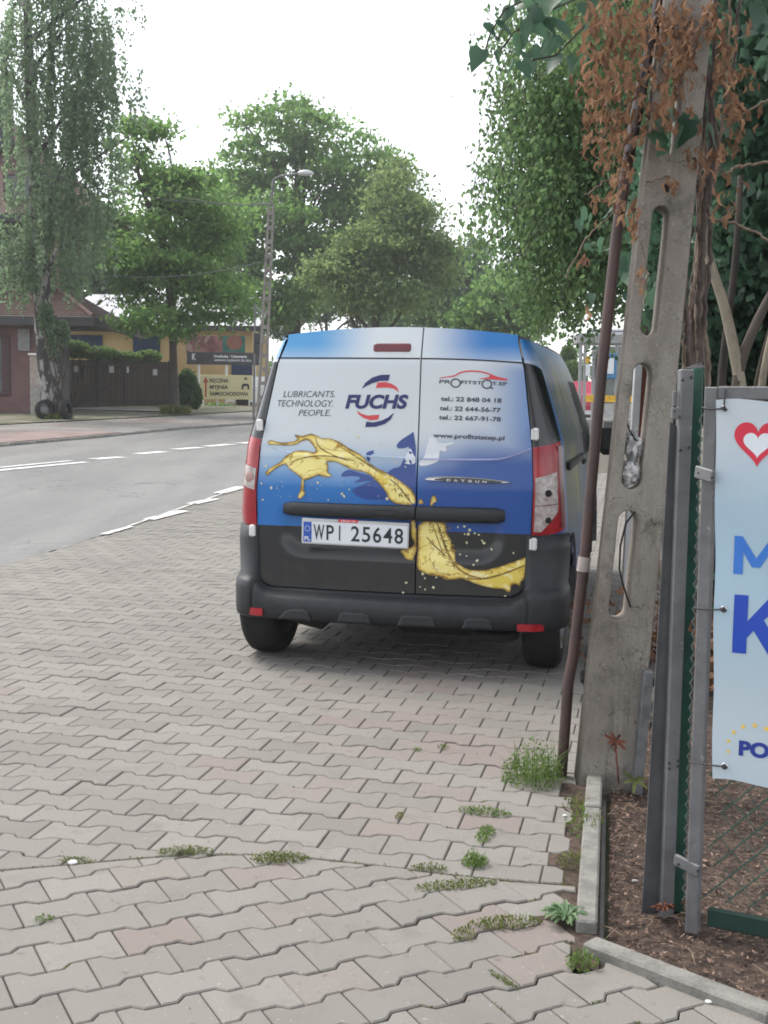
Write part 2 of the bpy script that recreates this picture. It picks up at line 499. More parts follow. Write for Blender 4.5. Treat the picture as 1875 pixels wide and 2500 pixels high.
U0, U1, WW, WN, GAP = .062, .038, .0825, .0575, .0017
def bone():
    g = GAP; e = .1 - g
    h = .0032; s = [(-e, WW - h), (-U0, WW - h), (-U1, WN - h), (U1, WN - h), (U0, WW - h), (e, WW - h)]
    return [(x, -y) for x, y in s] + [(x, y) for x, y in reversed(s)]
def clip(poly, n, d):
    """keep the side n.p <= d"""
    out = []
    for i, p in enumerate(poly):
        q = poly[(i + 1) % len(poly)]
        dp, dq = n[0] * p[0] + n[1] * p[1] - d, n[0] * q[0] + n[1] * q[1] - d
        if dp <= 0: out.append(p)
        if (dp < 0 < dq) or (dq < 0 < dp):
            t = dp / (dp - dq); out.append((p[0] + (q[0] - p[0]) * t, p[1] + (q[1] - p[1]) * t))
    return out
def area(p):
    return .5 * sum(p[i - 1][0] * p[i][1] - p[i][0] * p[i - 1][1] for i in range(len(p)))
def inset(p, k):
    n = len(p); out = []
    for i in range(n):
        a, c, e = p[i - 1], p[i], p[(i + 1) % n]
        d1 = Vector((c[0] - a[0], c[1] - a[1])); d2 = Vector((e[0] - c[0], e[1] - c[1]))
        if d1.length < 1e-6 or d2.length < 1e-6: out.append(c); continue
        n1 = Vector((-d1.y, d1.x)).normalized(); n2 = Vector((-d2.y, d2.x)).normalized()
        q = n1 + n2
        if q.length < .3: out.append(c); continue
        q = q / max(.5, q.dot(n1)) if False else q.normalized() * k / max(.5, q.normalized().dot(n1))
        out.append((c[0] + q.x, c[1] + q.y))
    return out
def worn(poly, rnd):
    q = [(p[0] + rnd.gauss(0, .0006), p[1] + rnd.gauss(0, .0006)) for p in poly]
    for _ in range(rnd.choice((0, 1, 1, 2))):
        i = rnd.randrange(len(q)); a, p, c = q[i - 1], q[i], q[(i + 1) % len(q)]; k, j = rnd.uniform(.004, .011), rnd.uniform(.004, .011)
        la, lc = sqrt((a[0] - p[0]) ** 2 + (a[1] - p[1]) ** 2), sqrt((c[0] - p[0]) ** 2 + (c[1] - p[1]) ** 2)
        if la < .02 or lc < .02: continue
        q[i:i + 1] = [(p[0] + (a[0] - p[0]) * k / la, p[1] + (a[1] - p[1]) * k / la), (p[0] + (c[0] - p[0]) * j / lc, p[1] + (c[1] - p[1]) * j / lc)]
    return q
def paver_geo(poly):
    n = len(poly); top = inset(poly, .0035)
    vs = [(p[0], p[1], 0) for p in top] + [(p[0], p[1], -.0035) for p in poly] + [(p[0], p[1], -.03) for p in poly]
    fs = [tuple(range(n))]
    for k in range(2):
        for i in range(n):
            j = (i + 1) % n
            fs.append((k * n + j, k * n + i, (k + 1) * n + i, (k + 1) * n + j))
    return vs, fs
T_bnd = [(-4, 3.25), (-1.6, 3.43), (-1.11, 3.51), (-.8, 3.60), (-.56, 3.665), (-.3, 3.66), (.01, 3.585), (.3, 3.50), (.6, 3.455), (1.2, 3.40)]
def bnd(x):
    return lerp_tab(T_bnd, x), (lerp_tab(T_bnd, x + .12) - lerp_tab(T_bnd, x - .12)) / .24
def right_lim(y):
    return .455 + .183 * (y - 3.1) + (.0 if y < 4.5 else min(.5, (y - 4.5) * .35))
ZONES = [dict(yaw=R(27.0), o=(-.94, 3.37), near=True), dict(yaw=R(-12.0), o=(.26, 4.43), near=False)]
cand = []
for z in ZONES:
    c, s = cos(z['yaw']), sin(z['yaw'])
    for v in range(-130, 60):
        for u2 in range(-80, 80):
            if (u2 + v) % 2: continue           # offset of half a block from row to row
            u = u2 * .1 + .1                    # block centre lies half-way between two joints
            x = z['o'][0] + u * c + v * .14 * s; y = z['o'][1] + u * s - v * .14 * c
            if y < 1.55 or y > 21: continue
            if x < -.335 * y - 1.9 or x > .36 * y + .8: continue
            yb, sl = bnd(x)
            if z['near'] and y > yb + .13: continue
            if not z['near'] and y < yb - .13: continue
            if y > 3.1 and x > right_lim(y) + .1: continue
            if y <= 3.1 and (x - .51) + (y - 3.09) > .12: continue
            if x < xe(y) - .05: continue
            poly = [(x + p[0] * c - p[1] * s, y + p[0] * s + p[1] * c) for p in bone()]
            full = len(poly); A0 = area(poly)
            nrm = Vector((-sl, 1)).normalized()
            dd = nrm.x * x + nrm.y * yb
            if z['near']: poly = clip(poly, (nrm.x, nrm.y), dd - .004)
            else: poly = clip(poly, (-nrm.x, -nrm.y), -(dd + .004))
            if len(poly) < 3: continue
            if y > 2.9:
                poly = clip(poly, (.9837, -.18), .9837 * right_lim(y) - .18 * y + (random.uniform(.045, .06) if z['near'] else random.choice((-.04, -.02, 0, .01, .02))))
            if len(poly) < 3: continue
            if z['near'] and x > .3 and y < 3.10: poly = clip(poly, (.7071, .7071), (.51 + 3.09) * .7071 - .03)
            if len(poly) < 3: continue
            if x < xe(y) + .3:
                e0, e1 = xe(y - .2), xe(y + .2); k = (e1 - e0) / .4; h = sqrt(1 + k * k)
                poly = clip(poly, (-1 / h, k / h), (-(xe(y)) + k * y) / h - .01)
            if len(poly) < 3 or area(poly) < .0016: continue
            cand.append((z, x, y, poly, area(poly) > .995 * A0))
pav = []
for z in ZONES:
    if z['near']:
        b = MB(); b.add([(-3.9, -1, -.015), (1.4, -1, -.015), (1.4, 2.3, -.015), (.5, 3.15, -.015), (.62, 3.52, -.015), (-.4, 3.66, -.015), (-3.9, 3.4, -.015)], [tuple(range(7))])
        z['ob'] = tag(b.build('driveway_paving', M_joint), kind='structure')
    else:
        rows = [3.30 + .45 * i for i in range(20)] + [13 + 2 * i for i in range(14)]
        b = MB(); b.grid(lambda i, j: ((xe(rows[i]) + .0) * (1 - j / 4) + (right_lim(rows[i]) + .03) * j / 4, rows[i], gz(rows[i]) - .0145), len(rows) - 1, 4, flip=True)
        z['ob'] = tag(b.build('pavement', M_joint), kind='structure')
cand.sort(key=lambda q: q[2])
shared = {}
F_v, F_q, F_t = [], [], []
fld = MB(); fld_t = []
def paver_tint(x, y):
    t = min(.6, max(0, random.gauss(.34, .17)))
    red = math.exp(-((x - (.15 + .11 * (y - 4.3))) / .42) ** 2) * (1 if 3.9 < y < 7 else .12) * .75
    xl = x * cos(R(12)) - y * sin(R(12)) + 1.25
    if xl > 1.05 and y > 6: red = .9
    if random.random() < red or random.random() < .012: t = random.uniform(.74, .95)
    return t
n_ind = 0
for z, x, y, poly, whole in cand:
    t = paver_tint(x, y); dz = random.gauss(0, .0012) + gz(y)
    if n_ind < 300 and y < 9:
        n_ind += 1
        if whole:
            kind_ = random.randrange(14)
            if kind_ not in shared:
                vs, fs = paver_geo(worn(bone(), random.Random(kind_ + 3))); me = bpy.data.meshes.new('paver'); me.from_pydata(vs, [], fs); me.materials.append(M_paver); shared[kind_] = me
            me = shared[kind_]; o = link('paver', me, z['ob']); o.rotation_euler = (random.gauss(0, .004), random.gauss(0, .004), z['yaw'] + random.gauss(0, .004))
        else:
            vs, fs = paver_geo([(p[0] - x, p[1] - y) for p in poly]); me = bpy.data.meshes.new('paver'); me.from_pydata(vs, [], fs); me.materials.append(M_paver)
            o = link('paver', me, z['ob'])
        o.location = (x, y, dz); o.color = (t, t, t, 1)
    else:
        tx, ty = random.gauss(0, .004), random.gauss(0, .004)
        vs, fs = paver_geo(poly)
        fld.add([(p[0], p[1], p[2] + dz + (p[0] - x) * tx + (p[1] - y) * ty) for p in vs], fs)
        fld_t += [t] * len(fs)
fo = fld.build('paver_field', M_paver_f, [z for z in ZONES if not z['near']][0]['ob']); tag(fo, kind='stuff')
fa = fo.data.attributes.new('tint', 'FLOAT', 'FACE'); fa.data.foreach_set('value', np.asarray(fld_t, np.float32))

# --- planting bed, edging stones
bed = MB()
bp = [(.55, 3.06), (.93, 2.68), (1.7, 1.95), (9, 1.0), (16, 6), (16, 40), (5.2, 40), (4.1, 22), (2.0, 8), (1.05, 5.6), (.86, 4.5), (.60, 3.1)]
bed.add([(p[0], p[1], -.03) for p in bp], [tuple(range(len(bp)))])
tag(bed.build('planting_bed', M_soil), kind='structure')
gs = MB()   # dirt strip between the blocks and the edging
gs.grid(lambda i, j: (right_lim(2.93 + i * .1) - .07 + .19 * j / 3, 2.93 + i * .1, -.011 + .012 * random.random()), 17, 3, flip=True)
tag(gs.build('dirt_strip', M_soil), kind='structure')
edging = tag(MB().box((.70, 3.8, -.08), (.03, 1.2, .06), Matrix.Rotation(-R(10.4), 3, 'Z')).build('edging', M_conc), kind='structure')
M_edge = mat('edging_concrete', (.165, .16, .147), .9, (.25, .243, .222), 16, bump=.5, bscale=120, wear=((.15, .15, .14), 30, .58, .72))
def stone(a, c, w, top, name='edging_stone', h=.11):
    a, c = Vector((a[0], a[1], 0)), Vector((c[0], c[1], 0)); d = c - a
    m = MB(); m.box(((a.x + c.x) / 2, (a.y + c.y) / 2, top - h / 2), (w, d.length - .006, h), Matrix.Rotation(math.atan2(-d.x, d.y), 3, 'Z'), .006)
    return m.build(name, M_edge, edging)
stone((.545, 3.13), (.715, 4.05), .056, .034); stone((.717, 4.06), (.80, 4.50), .056, .036)
stone((.535, 3.04), (.90, 2.68), .06, .028); stone((.905, 2.675), (1.45, 2.16), .06, .026); stone((1.455, 2.155), (2.1, 1.6), .06, .026)
# ================================================================== the van
T_gold_a = [(-0.528,1.202),(-0.494,1.194),(-0.463,1.203),(-0.438,1.209),(-0.413,1.198),(-0.382,1.184),(-0.345,1.188),(-0.308,1.177),(-0.281,1.166),(-0.253,1.147),(-0.216,1.127),(-0.179,1.111),(-0.158,1.094),(-0.136,1.069),(-0.106,1.052),(-0.07,1.033),(-0.034,1.017),(0.002,1.001),(0.038,0.979),(0.068,0.957),(0.097,0.935),(0.115,0.906),(0.116,0.863),(0.034,0.861),(-0.007,0.874),(-0.025,0.897),(-0.037,0.925),(-0.067,0.959),(-0.092,0.984),(-0.122,1.009),(-0.158,1.025),(-0.2,1.03),(-0.237,1.04),(-0.274,1.057),(-0.304,1.07),(-0.335,1.072),(-0.359,1.066),(-0.346,1.049),(-0.35,1.014),(-0.326,1.003),(-0.332,0.992),(-0.369,0.993),(-0.394,1.001),(-0.424,0.989),(-0.461,0.973),(-0.476,0.973),(-0.472,0.941),(-0.478,0.917),(-0.463,0.909),(-0.484,0.881),(-0.5,0.869),(-0.509,0.886),(-0.491,0.916),(-0.488,0.952),(-0.486,0.981),(-0.511,0.998),(-0.537,1.014),(-0.563,1.031),(-0.576,1.054),(-0.608,1.042),(-0.639,1.023),(-0.664,1.005),(-0.676,0.987),(-0.692,0.998),(-0.671,1.022),(-0.639,1.041),(-0.608,1.059),(-0.596,1.074),(-0.572,1.092),(-0.541,1.114),(-0.51,1.123),(-0.466,1.121),(-0.428,1.111),(-0.41,1.123),(-0.43,1.151),(-0.456,1.18),(-0.493,1.173),(-0.517,1.158),(-0.542,1.149),(-0.593,1.147),(-0.643,1.149),(-0.675,1.148),(-0.686,1.16),(-0.664,1.172),(-0.631,1.161),(-0.58,1.159),(-0.536,1.166),(-0.512,1.181),(-0.531,1.196)]
T_gold_b = [(0.087,0.783),(0.116,0.784),(0.119,0.579),(0.072,0.584),(0.056,0.604),(0.031,0.627),(0.083,0.635),(0.116,0.667),(0.095,0.69),(0.088,0.726)]
T_gold_c = [(0.128,0.784),(0.268,0.785),(0.269,0.732),(0.275,0.708),(0.293,0.696),(0.3,0.649),(0.318,0.625),(0.319,0.583),(0.352,0.56),(0.391,0.543),(0.439,0.539),(0.486,0.546),(0.545,0.563),(0.603,0.585),(0.649,0.604),(0.679,0.617),(0.678,0.557),(0.666,0.503),(0.646,0.488),(0.649,0.464),(0.635,0.472),(0.623,0.481),(0.6,0.471),(0.6,0.441),(0.586,0.432),(0.571,0.453),(0.523,0.451),(0.47,0.462),(0.428,0.472),(0.38,0.492),(0.356,0.5),(0.321,0.493),(0.279,0.488),(0.249,0.505),(0.206,0.507),(0.164,0.52),(0.129,0.539),(0.128,0.577),(0.128,0.667)]
T_gold_d = [(0.132,0.898),(0.155,0.882),(0.154,0.872),(0.131,0.863)]
T_gold_e = [(0.189,0.877),(0.197,0.903),(0.208,0.915),(0.22,0.903),(0.223,0.883),(0.209,0.877),(0.201,0.86),(0.192,0.86)]
T_sil_a = [(0.015,1.144),(0.008,1.161),(0.031,1.187),(0.059,1.205),(0.106,1.237),(0.116,0.906),(0.097,0.935),(0.038,0.979),(-0.034,1.017),(-0.022,1.032),(0.001,1.046),(0.03,1.05),(0.046,1.082),(0.062,1.116),(0.078,1.157),(0.05,1.145)]
T_sil_b = [(-0.278,0.999),(-0.26,1.022),(-0.231,1.032),(-0.188,1.019),(-0.122,1.003),(-0.085,0.975),(-0.043,0.925),(-0.025,0.885),(-0.143,0.881),(-0.185,0.897),(-0.221,0.925),(-0.186,0.944),(-0.15,0.962),(-0.103,0.981),(-0.157,0.974),(-0.216,0.963),(-0.163,0.993),(-0.211,1.001),(-0.265,0.993)]
T_sil_c = [(-0.15,1.117),(-0.126,1.129),(-0.103,1.133),(-0.114,1.121),(-0.099,1.118),(-0.126,1.109),(-0.108,1.104),(-0.137,1.103),(-0.119,1.086),(-0.134,1.08),(-0.118,1.075),(-0.139,1.075)]
T_white_a = [(0.129,1.058),(0.128,1.083),(0.154,1.101),(0.163,1.158),(0.174,1.181),(0.17,1.204),(0.19,1.204),(0.208,1.204),(0.217,1.179),(0.249,1.174),(0.3,1.183),(0.303,1.172),(0.255,1.16),(0.267,1.146),(0.262,1.132),(0.244,1.134),(0.23,1.14),(0.229,1.091),(0.218,1.08),(0.172,1.062)]
T_white_b = [(0.046,1.07),(0.062,1.116),(0.079,1.154),(0.1,1.111),(0.109,1.1),(0.11,1.072),(0.087,1.065)]
T_arc_bt = [(-0.182,1.442),(-0.162,1.474),(-0.127,1.5),(-0.086,1.513),(-0.036,1.515),(-0.044,1.484),(-0.085,1.483),(-0.126,1.471),(-0.162,1.454)]
T_arc_rt = [(-0.1,1.474),(-0.061,1.478),(-0.026,1.469),(0.001,1.452),(0.014,1.427),(-0.013,1.444),(-0.043,1.45),(-0.108,1.447)]
T_arc_rb = [(-0.205,1.332),(-0.177,1.315),(-0.144,1.307),(-0.085,1.312),(-0.09,1.288),(-0.132,1.283),(-0.168,1.295),(-0.192,1.312)]
T_arc_bb = [(-0.152,1.276),(-0.114,1.273),(-0.072,1.283),(-0.038,1.3),(-0.009,1.324),(-0.025,1.289),(-0.054,1.266),(-0.101,1.251),(-0.156,1.248)]
T_car_line = [(0.216,1.499),(0.255,1.506),(0.295,1.511),(0.317,1.528),(0.362,1.538),(0.419,1.535),(0.464,1.524),(0.498,1.509),(0.558,1.497)]
T_car_fill = [(0.411,1.498),(0.465,1.507),(0.471,1.523),(0.504,1.507),(0.558,1.497),(0.55,1.491),(0.488,1.496)]
T_wheels = [(0.299,1.476),(0.324,1.476),(0.455,1.472),(0.48,1.472),(0.481,1.452)]
T_t_fuchs = [(-0.266,1.344),(0.063,1.348),(-0.253,1.411)]
T_t_lub = [(-0.605,1.395),(-0.322,1.398),(-0.6,1.426)]
T_t_tec = [(-0.635,1.346),(-0.331,1.349),(-0.63,1.379)]
T_t_peo = [(-0.517,1.3),(-0.343,1.302),(-0.512,1.331)]
T_t_pro = [(0.215,1.475),(0.273,1.474),(0.22,1.492)]
T_t_fit = [(0.326,1.473),(0.432,1.47),(0.328,1.49)]
T_t_tep = [(0.478,1.468),(0.555,1.466),(0.48,1.484)]
T_t_1 = [(0.227,1.387),(0.53,1.381),(0.228,1.409)]
T_t_2 = [(0.223,1.34),(0.528,1.333),(0.224,1.363)]
T_t_3 = [(0.221,1.294),(0.53,1.288),(0.221,1.317)]
T_t_w = [(0.195,1.204),(0.551,1.195),(0.195,1.224)]
T_crease_r = [(0.128,1.094),(0.229,1.094),(0.506,1.098),(0.551,1.106),(0.601,1.121),(0.65,1.141),(0.681,1.155)]
T_crease_l = [(-0.708,1.149),(-0.63,1.126),(-0.541,1.111),(-0.391,1.106),(-0.149,1.103),(0.109,1.1)]
T_emblem = [(0.154,0.993),(0.186,1.008),(0.3,1.012),(0.425,1.008),(0.555,0.996),(0.588,0.991),(0.589,0.983),(0.538,0.979),(0.403,0.977),(0.255,0.984),(0.169,0.987)]
T_emb_in = [(0.192,0.994),(0.272,1.003),(0.403,1.002),(0.493,0.995),(0.552,0.988),(0.538,0.983),(0.426,0.982),(0.272,0.987)]
T_emb_t = [(0.267,0.987),(0.482,0.982),(0.266,0.999)]
T_handle = [(-0.585,0.854),(-0.584,0.789),(0.12,0.861),(0.121,0.78),(0.558,0.855),(0.566,0.775)]
T_plate = [(-0.473,0.778),(0.085,0.769),(0.079,0.642),(-0.477,0.645)]
T_plate_eu = [(-0.462,0.76),(-0.417,0.76),(-0.422,0.652),(-0.467,0.652)]
T_plate_t = [(-0.409,0.669),(0.062,0.662),(-0.408,0.745)]
T_plate_pos = [(-0.409,0.745),(-0.302,0.744),(-0.272,0.742),(-0.208,0.742),(0.06,0.743)]
T_pill = [(-0.281,0.78),(-0.179,0.78),(-0.185,0.757),(-0.278,0.759)]
T_brake = [(-0.129,1.671),(0.062,1.671),(0.065,1.634),(-0.129,1.633)]
T_hinges = [(-0.7243,1.248),(-0.7545,0.6981),(0.6987,1.2271),(0.7048,0.6811)]
T_recess = [(-0.622,0.719),(-0.609,0.666),(-0.551,0.61),(-0.482,0.583),(-0.26,0.576),(0.097,0.574),(0.325,0.577),(0.426,0.583),(0.502,0.619),(0.566,0.674),(0.577,0.71)]
T_recess_in = [(-0.559,0.728),(-0.546,0.687),(-0.508,0.653)]
T_scoops = [[(-0.591,0.258),(-0.553,0.302),(-0.504,0.316),(-0.423,0.314)],[(-0.27,0.255),(-0.265,0.308),(-0.104,0.31),(-0.091,0.263)],[(0.046,0.249),(0.057,0.305),(0.219,0.306),(0.238,0.258)],[(0.371,0.251),(0.379,0.302),(0.497,0.3),(0.521,0.254)]]
T_refl = [[(-0.801,0.301),(-0.674,0.3),(-0.673,0.262),(-0.788,0.267)],[(0.641,0.289),(0.784,0.284),(0.772,0.266),(0.639,0.25)]]
T_lightR = [(0.686,1.151),(0.777,1.18),(0.807,1.04),(0.838,0.917),(0.841,0.786),(0.779,0.734),(0.701,0.718)]
T_lightRclear = [(0.71,1.01),(0.79,1.037),(0.801,0.95),(0.804,0.831),(0.767,0.768),(0.715,0.738),(0.705,0.801),(0.708,0.914)]
T_lightLclear = [(-0.805,1.05),(-0.729,1.023),(-0.733,0.908),(-0.818,0.946)]
T_drops6 = [(0.374,0.676),(0.363,0.7194),(0.3808,0.7199),(0.4133,0.725),(0.4507,0.6889),(0.4609,0.6773),(0.4993,0.6472),(0.3423,0.6169),(0.3752,0.6101),(0.4308,0.5896),(0.6106,0.6333),(0.4134,0.5681),(0.4341,0.7184),(0.1579,0.5141),(0.1692,0.4922),(0.2276,0.4986),(0.1456,0.447),(0.1713,0.4347),(0.2134,0.4467),(0.0735,0.4653),(0.0589,0.4142),(0.5743,0.4155),(0.3279,0.7543),(0.3605,0.7582),(0.3875,0.741)]
T_drops3 = [(-0.6874,1.0363),(-0.7099,0.9454),(-0.7018,0.8614),(-0.2304,0.9309),(-0.2682,0.9076),(-0.256,0.8952),(-0.3409,0.8737),(-0.0306,0.8895),(-0.6552,0.9255),(0.0586,1.0534),(0.0084,1.0722),(-0.0073,1.1004),(-0.2529,1.239),(-0.1913,1.1969),(-0.0712,1.162),(-0.3984,0.9605),(-0.3626,0.9906)]
VAN_ROT = R(-12)
van = thing('delivery_van', 'blue and white delivery van with golden oil splash wrap seen from behind', 'van', (.0456, 6.2266, 0), local=True)
van.rotation_euler = (0, 0, VAN_ROT)

# --- materials
def wrap_material():
    m, nt, b, out = _new('van_wrap')
    x, y, z = xyz(nt)
    zz = nmath(nt, 'SUBTRACT', z, nmath(nt, 'MULTIPLY', nmap(nt, x, .02, .5), .13))
    wob = nmath(nt, 'MULTIPLY', nmath(nt, 'SUBTRACT', nnoise(nt, 2.2, 2), .5), .10)
    zz = nmath(nt, 'ADD', zz, wob)
    fb = nmap(nt, zz, 1.22, .93)
    fr = nmath(nt, 'MULTIPLY', nmap(nt, x, .36, .72), nmap(nt, z, 1.64, 1.52, 0, .85))
    fl = nmap(nt, x, -.62, -.9, 0, .6)
    ax_ = nmath(nt, 'ABSOLUTE', x)
    ft = nmath(nt, 'MULTIPLY', nmap(nt, z, 1.585, 1.595), nmath(nt, 'MULTIPLY', nmap(nt, ax_, .08, .46), nmap(nt, z, 1.57, 1.68, .55, 1)))
    B = nmath(nt, 'MAXIMUM', nmath(nt, 'MAXIMUM', fb, fr), nmath(nt, 'MAXIMUM', ft, fl))
    k = nmath(nt, 'ADD', nmath(nt, 'MULTIPLY', nmap(nt, zz, 1.18, .82), .55), nmath(nt, 'MULTIPLY', nmap(nt, x, -.3, .35), .6), clamp=True)
    k = nmath(nt, 'MULTIPLY', k, nmap(nt, z, 1.60, 1.56, .62, 1))
    blue = nmix(nt, nmap(nt, k, .45, 1), nmix(nt, nmap(nt, k, 0, .5), (.075, .31, .61), (.014, .160, .49)), (.007, .070, .31))
    col = nmix(nt, B, (.645, .69, .72), blue)
    col = nmix(nt, nmap(nt, z, .727, .731), (.014, .015, .018), col)
    col = nmix(nt, nmap(nt, nmath(nt, 'ADD', nmath(nt, 'MULTIPLY', nnoise(nt, 9, 6, .7), .5), nmath(nt, 'MULTIPLY', z, -.45)), -.02, .16, 0, .16), col, (.10, .095, .088))
    nt.links.new(col, b.inputs['Base Color'])
    b.inputs['Roughness'].default_value = .32; b.inputs['Coat Weight'].default_value = .35; b.inputs['Coat Roughness'].default_value = .12
    return m
def side_material():
    m, nt, b, out = _new('van_side_wrap_with_reflection')
    x, y, z = xyz(nt)
    n1 = nnoise(nt, 1.6, 4, .6, 'Object', (1, 1.4, .7), .6)
    col = nmix(nt, nmap(nt, n1, .40, .62), (.11, .125, .11), (.04, .10, .25))  # grey-olive is reflected greenery painted in, over the wrap's blue
    col = nmix(nt, nmap(nt, nnoise(nt, 2.3, 5, .65, 'Object', (1, 1.6, .5), 1.2), .52, .62), col, (.27, .25, .08))
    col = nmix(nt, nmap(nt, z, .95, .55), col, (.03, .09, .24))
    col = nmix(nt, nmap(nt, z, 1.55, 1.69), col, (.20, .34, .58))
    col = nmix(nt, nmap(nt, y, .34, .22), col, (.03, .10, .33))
    nt.links.new(col, b.inputs['Base Color']); b.inputs['Roughness'].default_value = .38
    b.inputs['Coat Weight'].default_value = .12; b.inputs['Coat Roughness'].default_value = .15; b.inputs['Specular IOR Level'].default_value = .3
    return m
def gold_material():
    m, nt, b, out = _new('oil_print')
    n1 = nnoise(nt, 3.2, 3, .5, 'Object', (1, 1, 1.3), 1.2)
    n2 = nnoise(nt, 9, 3, .5, 'Object', (1, 1, 1.3), 2.0)
    col = nmix(nt, nmap(nt, n1, .38, .60), (.79, .61, .11), (.92, .80, .29))
    col = nmix(nt, nmap(nt, n2, .52, .68, 0, .9), col, (.94, .86, .50))
    col = nmix(nt, nmap(nt, n2, .37, .26), col, (.50, .28, .03))
    at = nt.nodes.new('ShaderNodeAttribute'); at.attribute_name = 'edge'
    e = nmath(nt, 'ADD', at.outputs['Fac'], nmath(nt, 'MULTIPLY', nmath(nt, 'SUBTRACT', n2, .5), .03))
    col = nmix(nt, nmap(nt, e, .0, .020, .75, 0), col, (.58, .36, .04))
    col = nmix(nt, nmap(nt, e, .0, .007, .8, 0), col, (.20, .10, .015))
    rid = nmath(nt, 'ABSOLUTE', nmath(nt, 'SUBTRACT', nnoise(nt, 4.2, 3, .55, 'Object', (1, 1, 1.2), 2.2), .52))
    col = nmix(nt, nmap(nt, rid, .020, .0, 0, .75), col, (.46, .25, .03))
    col = nmix(nt, nmap(nt, rid, .006, .0, 0, .8), col, (.16, .085, .015))
    nt.links.new(col, b.inputs['Base Color']); b.inputs['Roughness'].default_value = .35
    return m
M_wrap, M_side, M_gold = wrap_material(), side_material(), gold_material()
M_oilrim = mat('oil_rim', (.10, .055, .012), .4, (.42, .27, .05), 35)
M_plast = mat('black_plastic', (.015, .017, .021), .5, (.021, .024, .029), 20, bump=.15, bscale=500, wear=((.04, .039, .037), 7, .60, .85))
M_gloss = mat('gloss_black', (.012, .013, .016), .22, coat=.4)
M_rubber = mat('rubber', (.007, .007, .008), .85, (.014, .014, .0145), 30, wear=((.03, .028, .025), 9, .60, .8))
M_under = mat('underbody', (.012, .012, .013), .9)
M_red = mat('red_lens', (.27, .008, .016), .22, (.38, .014, .024), 12, coat=.4)
M_dkred = mat('dark_red_lens', (.13, .022, .032), .25, (.17, .03, .04), 10, coat=.4)
M_clear = mat('clear_lens', (.30, .235, .225), .25, (.50, .46, .45), 26, coat=.4)
M_white = mat('white_plastic', (.66, .66, .66), .45, (.76, .76, .76), 10)
M_print = mat('dark_blue_print', (.018, .026, .13), .4, (.022, .03, .15), 3)
M_grey_p = mat('grey_print', (.05, .06, .085), .4, (.06, .07, .10), 3)
M_ink = mat('black_print', (.018, .02, .026), .4)
M_redp = mat('red_print', (.66, .06, .075), .4, (.7, .07, .085), 3)
M_whitep = mat('white_print', (.70, .74, .80), .4, (.78, .80, .84), 6)
M_royal = mat('royal_print', (.014, .050, .25), .34, (.02, .065, .29), 5, coat=.3)
M_glass = mat('dark_glass', (.012, .016, .018), .06, coat=.6)
M_chrome = mat('chrome', (.62, .63, .65), .22, metal=.9)
M_steel = mat('wheel_steel', (.25, .25, .26), .45, metal=.7)

# --- shape of the tail
def tab(t, z):
    return lerp_tab(t, min(max(z, t[0][0]), t[-1][0]))
XL = [(.41, .72), (.45, .72), (.66, .731), (.91, .7355), (1.15, .72), (1.59, .638), (1.72, .598)]
XR = [(.41, .66), (.48, .665), (.612, .685), (.72, .693), (.97, .6985), (1.154, .687), (1.57, .634), (1.72, .598)]
WZ = [(.25, .842), (.45, .868), (.55, .873), (.8, .860), (1.2, .826), (1.263, .806), (1.514, .728), (1.6, .694), (1.65, .672), (1.70, .642)]
def Ysurf(x, z):
    t = 0.0
    if z > .95: t = (min(z, 1.58) - .95) * .10
    if z > 1.58: t += (z - 1.58) * .35
    return t + .05 * (x / .72) ** 2
def sm(a, b_, v):
    v = min(1, max(0, (v - a) / (b_ - a))); return v * v * (3 - 2 * v)
def Yd(x, z):
    """door skin with the number-plate recess and the handle moulding"""
    qx, qz = abs(x + .02) - (.585 - .13), abs(z - .79) - (.215 - .13)
    d = sqrt(max(qx, 0) ** 2 + max(qz, 0) ** 2) + min(max(qx, qz), 0) - .13
    rec = .024 * sm(0, .055, -d) * sm(.83, .80, z)
    crease = -.004 * math.exp(-((z - 1.097 - (.0 if x < .5 else (x - .5) * .33)) / .012) ** 2)
    return Ysurf(x, z) + rec + crease
ztop = lambda x: 1.757 - .038 * (x / .6) ** 2
SEAM_L, SEAM_R = .1165, .1235
def door(name, left):
    NX, NZ = 34, 72
    def P(i, j, dy=0.0):
        t = i / NZ
        z = .412 + t * (1.757 - .412)
        ex = tab(XL if left else XR, z)
        if z < .482:
            r = .07; ex -= r - sqrt(max(0, r * r - (r - (z - .412)) ** 2))
        a, c = (-ex, SEAM_L) if left else (SEAM_R, ex)
        x = a + (c - a) * j / NX
        z -= (1.757 - ztop(x)) * t ** 5
        return (x, Yd(x, z) + dy, z)
    m = MB(); m.grid(P, NZ, NX, flip=False)
    ring = [P(0, j) for j in range(NX + 1)] + [P(i, NX) for i in range(1, NZ + 1)] + [P(NZ, j) for j in range(NX - 1, -1, -1)] + [P(i, 0) for i in range(NZ - 1, 0, -1)]
    n = len(ring); back = [(p[0], p[1] + .028, p[2]) for p in ring]
    m.add(ring + back, [((i + 1) % n, i, n + i, n + (i + 1) % n) for i in range(n)])
    return m.build(name, M_wrap, van)
d_left = door('rear_door', True); tag(d_left, 'wide left rear door with the oil slogan')
d_right = door('rear_door', False); tag(d_right, 'narrow right rear door with telephone numbers')

def corner(sg, s, z, off=0.0):
    xd = tab(XL if sg < 0 else XR, z) + .005; w = tab(WZ, z)
    Y0 = Ysurf(xd, z) + .003; Ye = .27 + Ysurf(0, z)
    a = s * pi / 2
    x = xd + (w - xd) * sin(a) ** .9; y = Y0 + (Ye - Y0) * (1 - cos(a))
    nx, ny = sin(a), -cos(a)
    return (sg * (x + nx * off), y + ny * off, z)

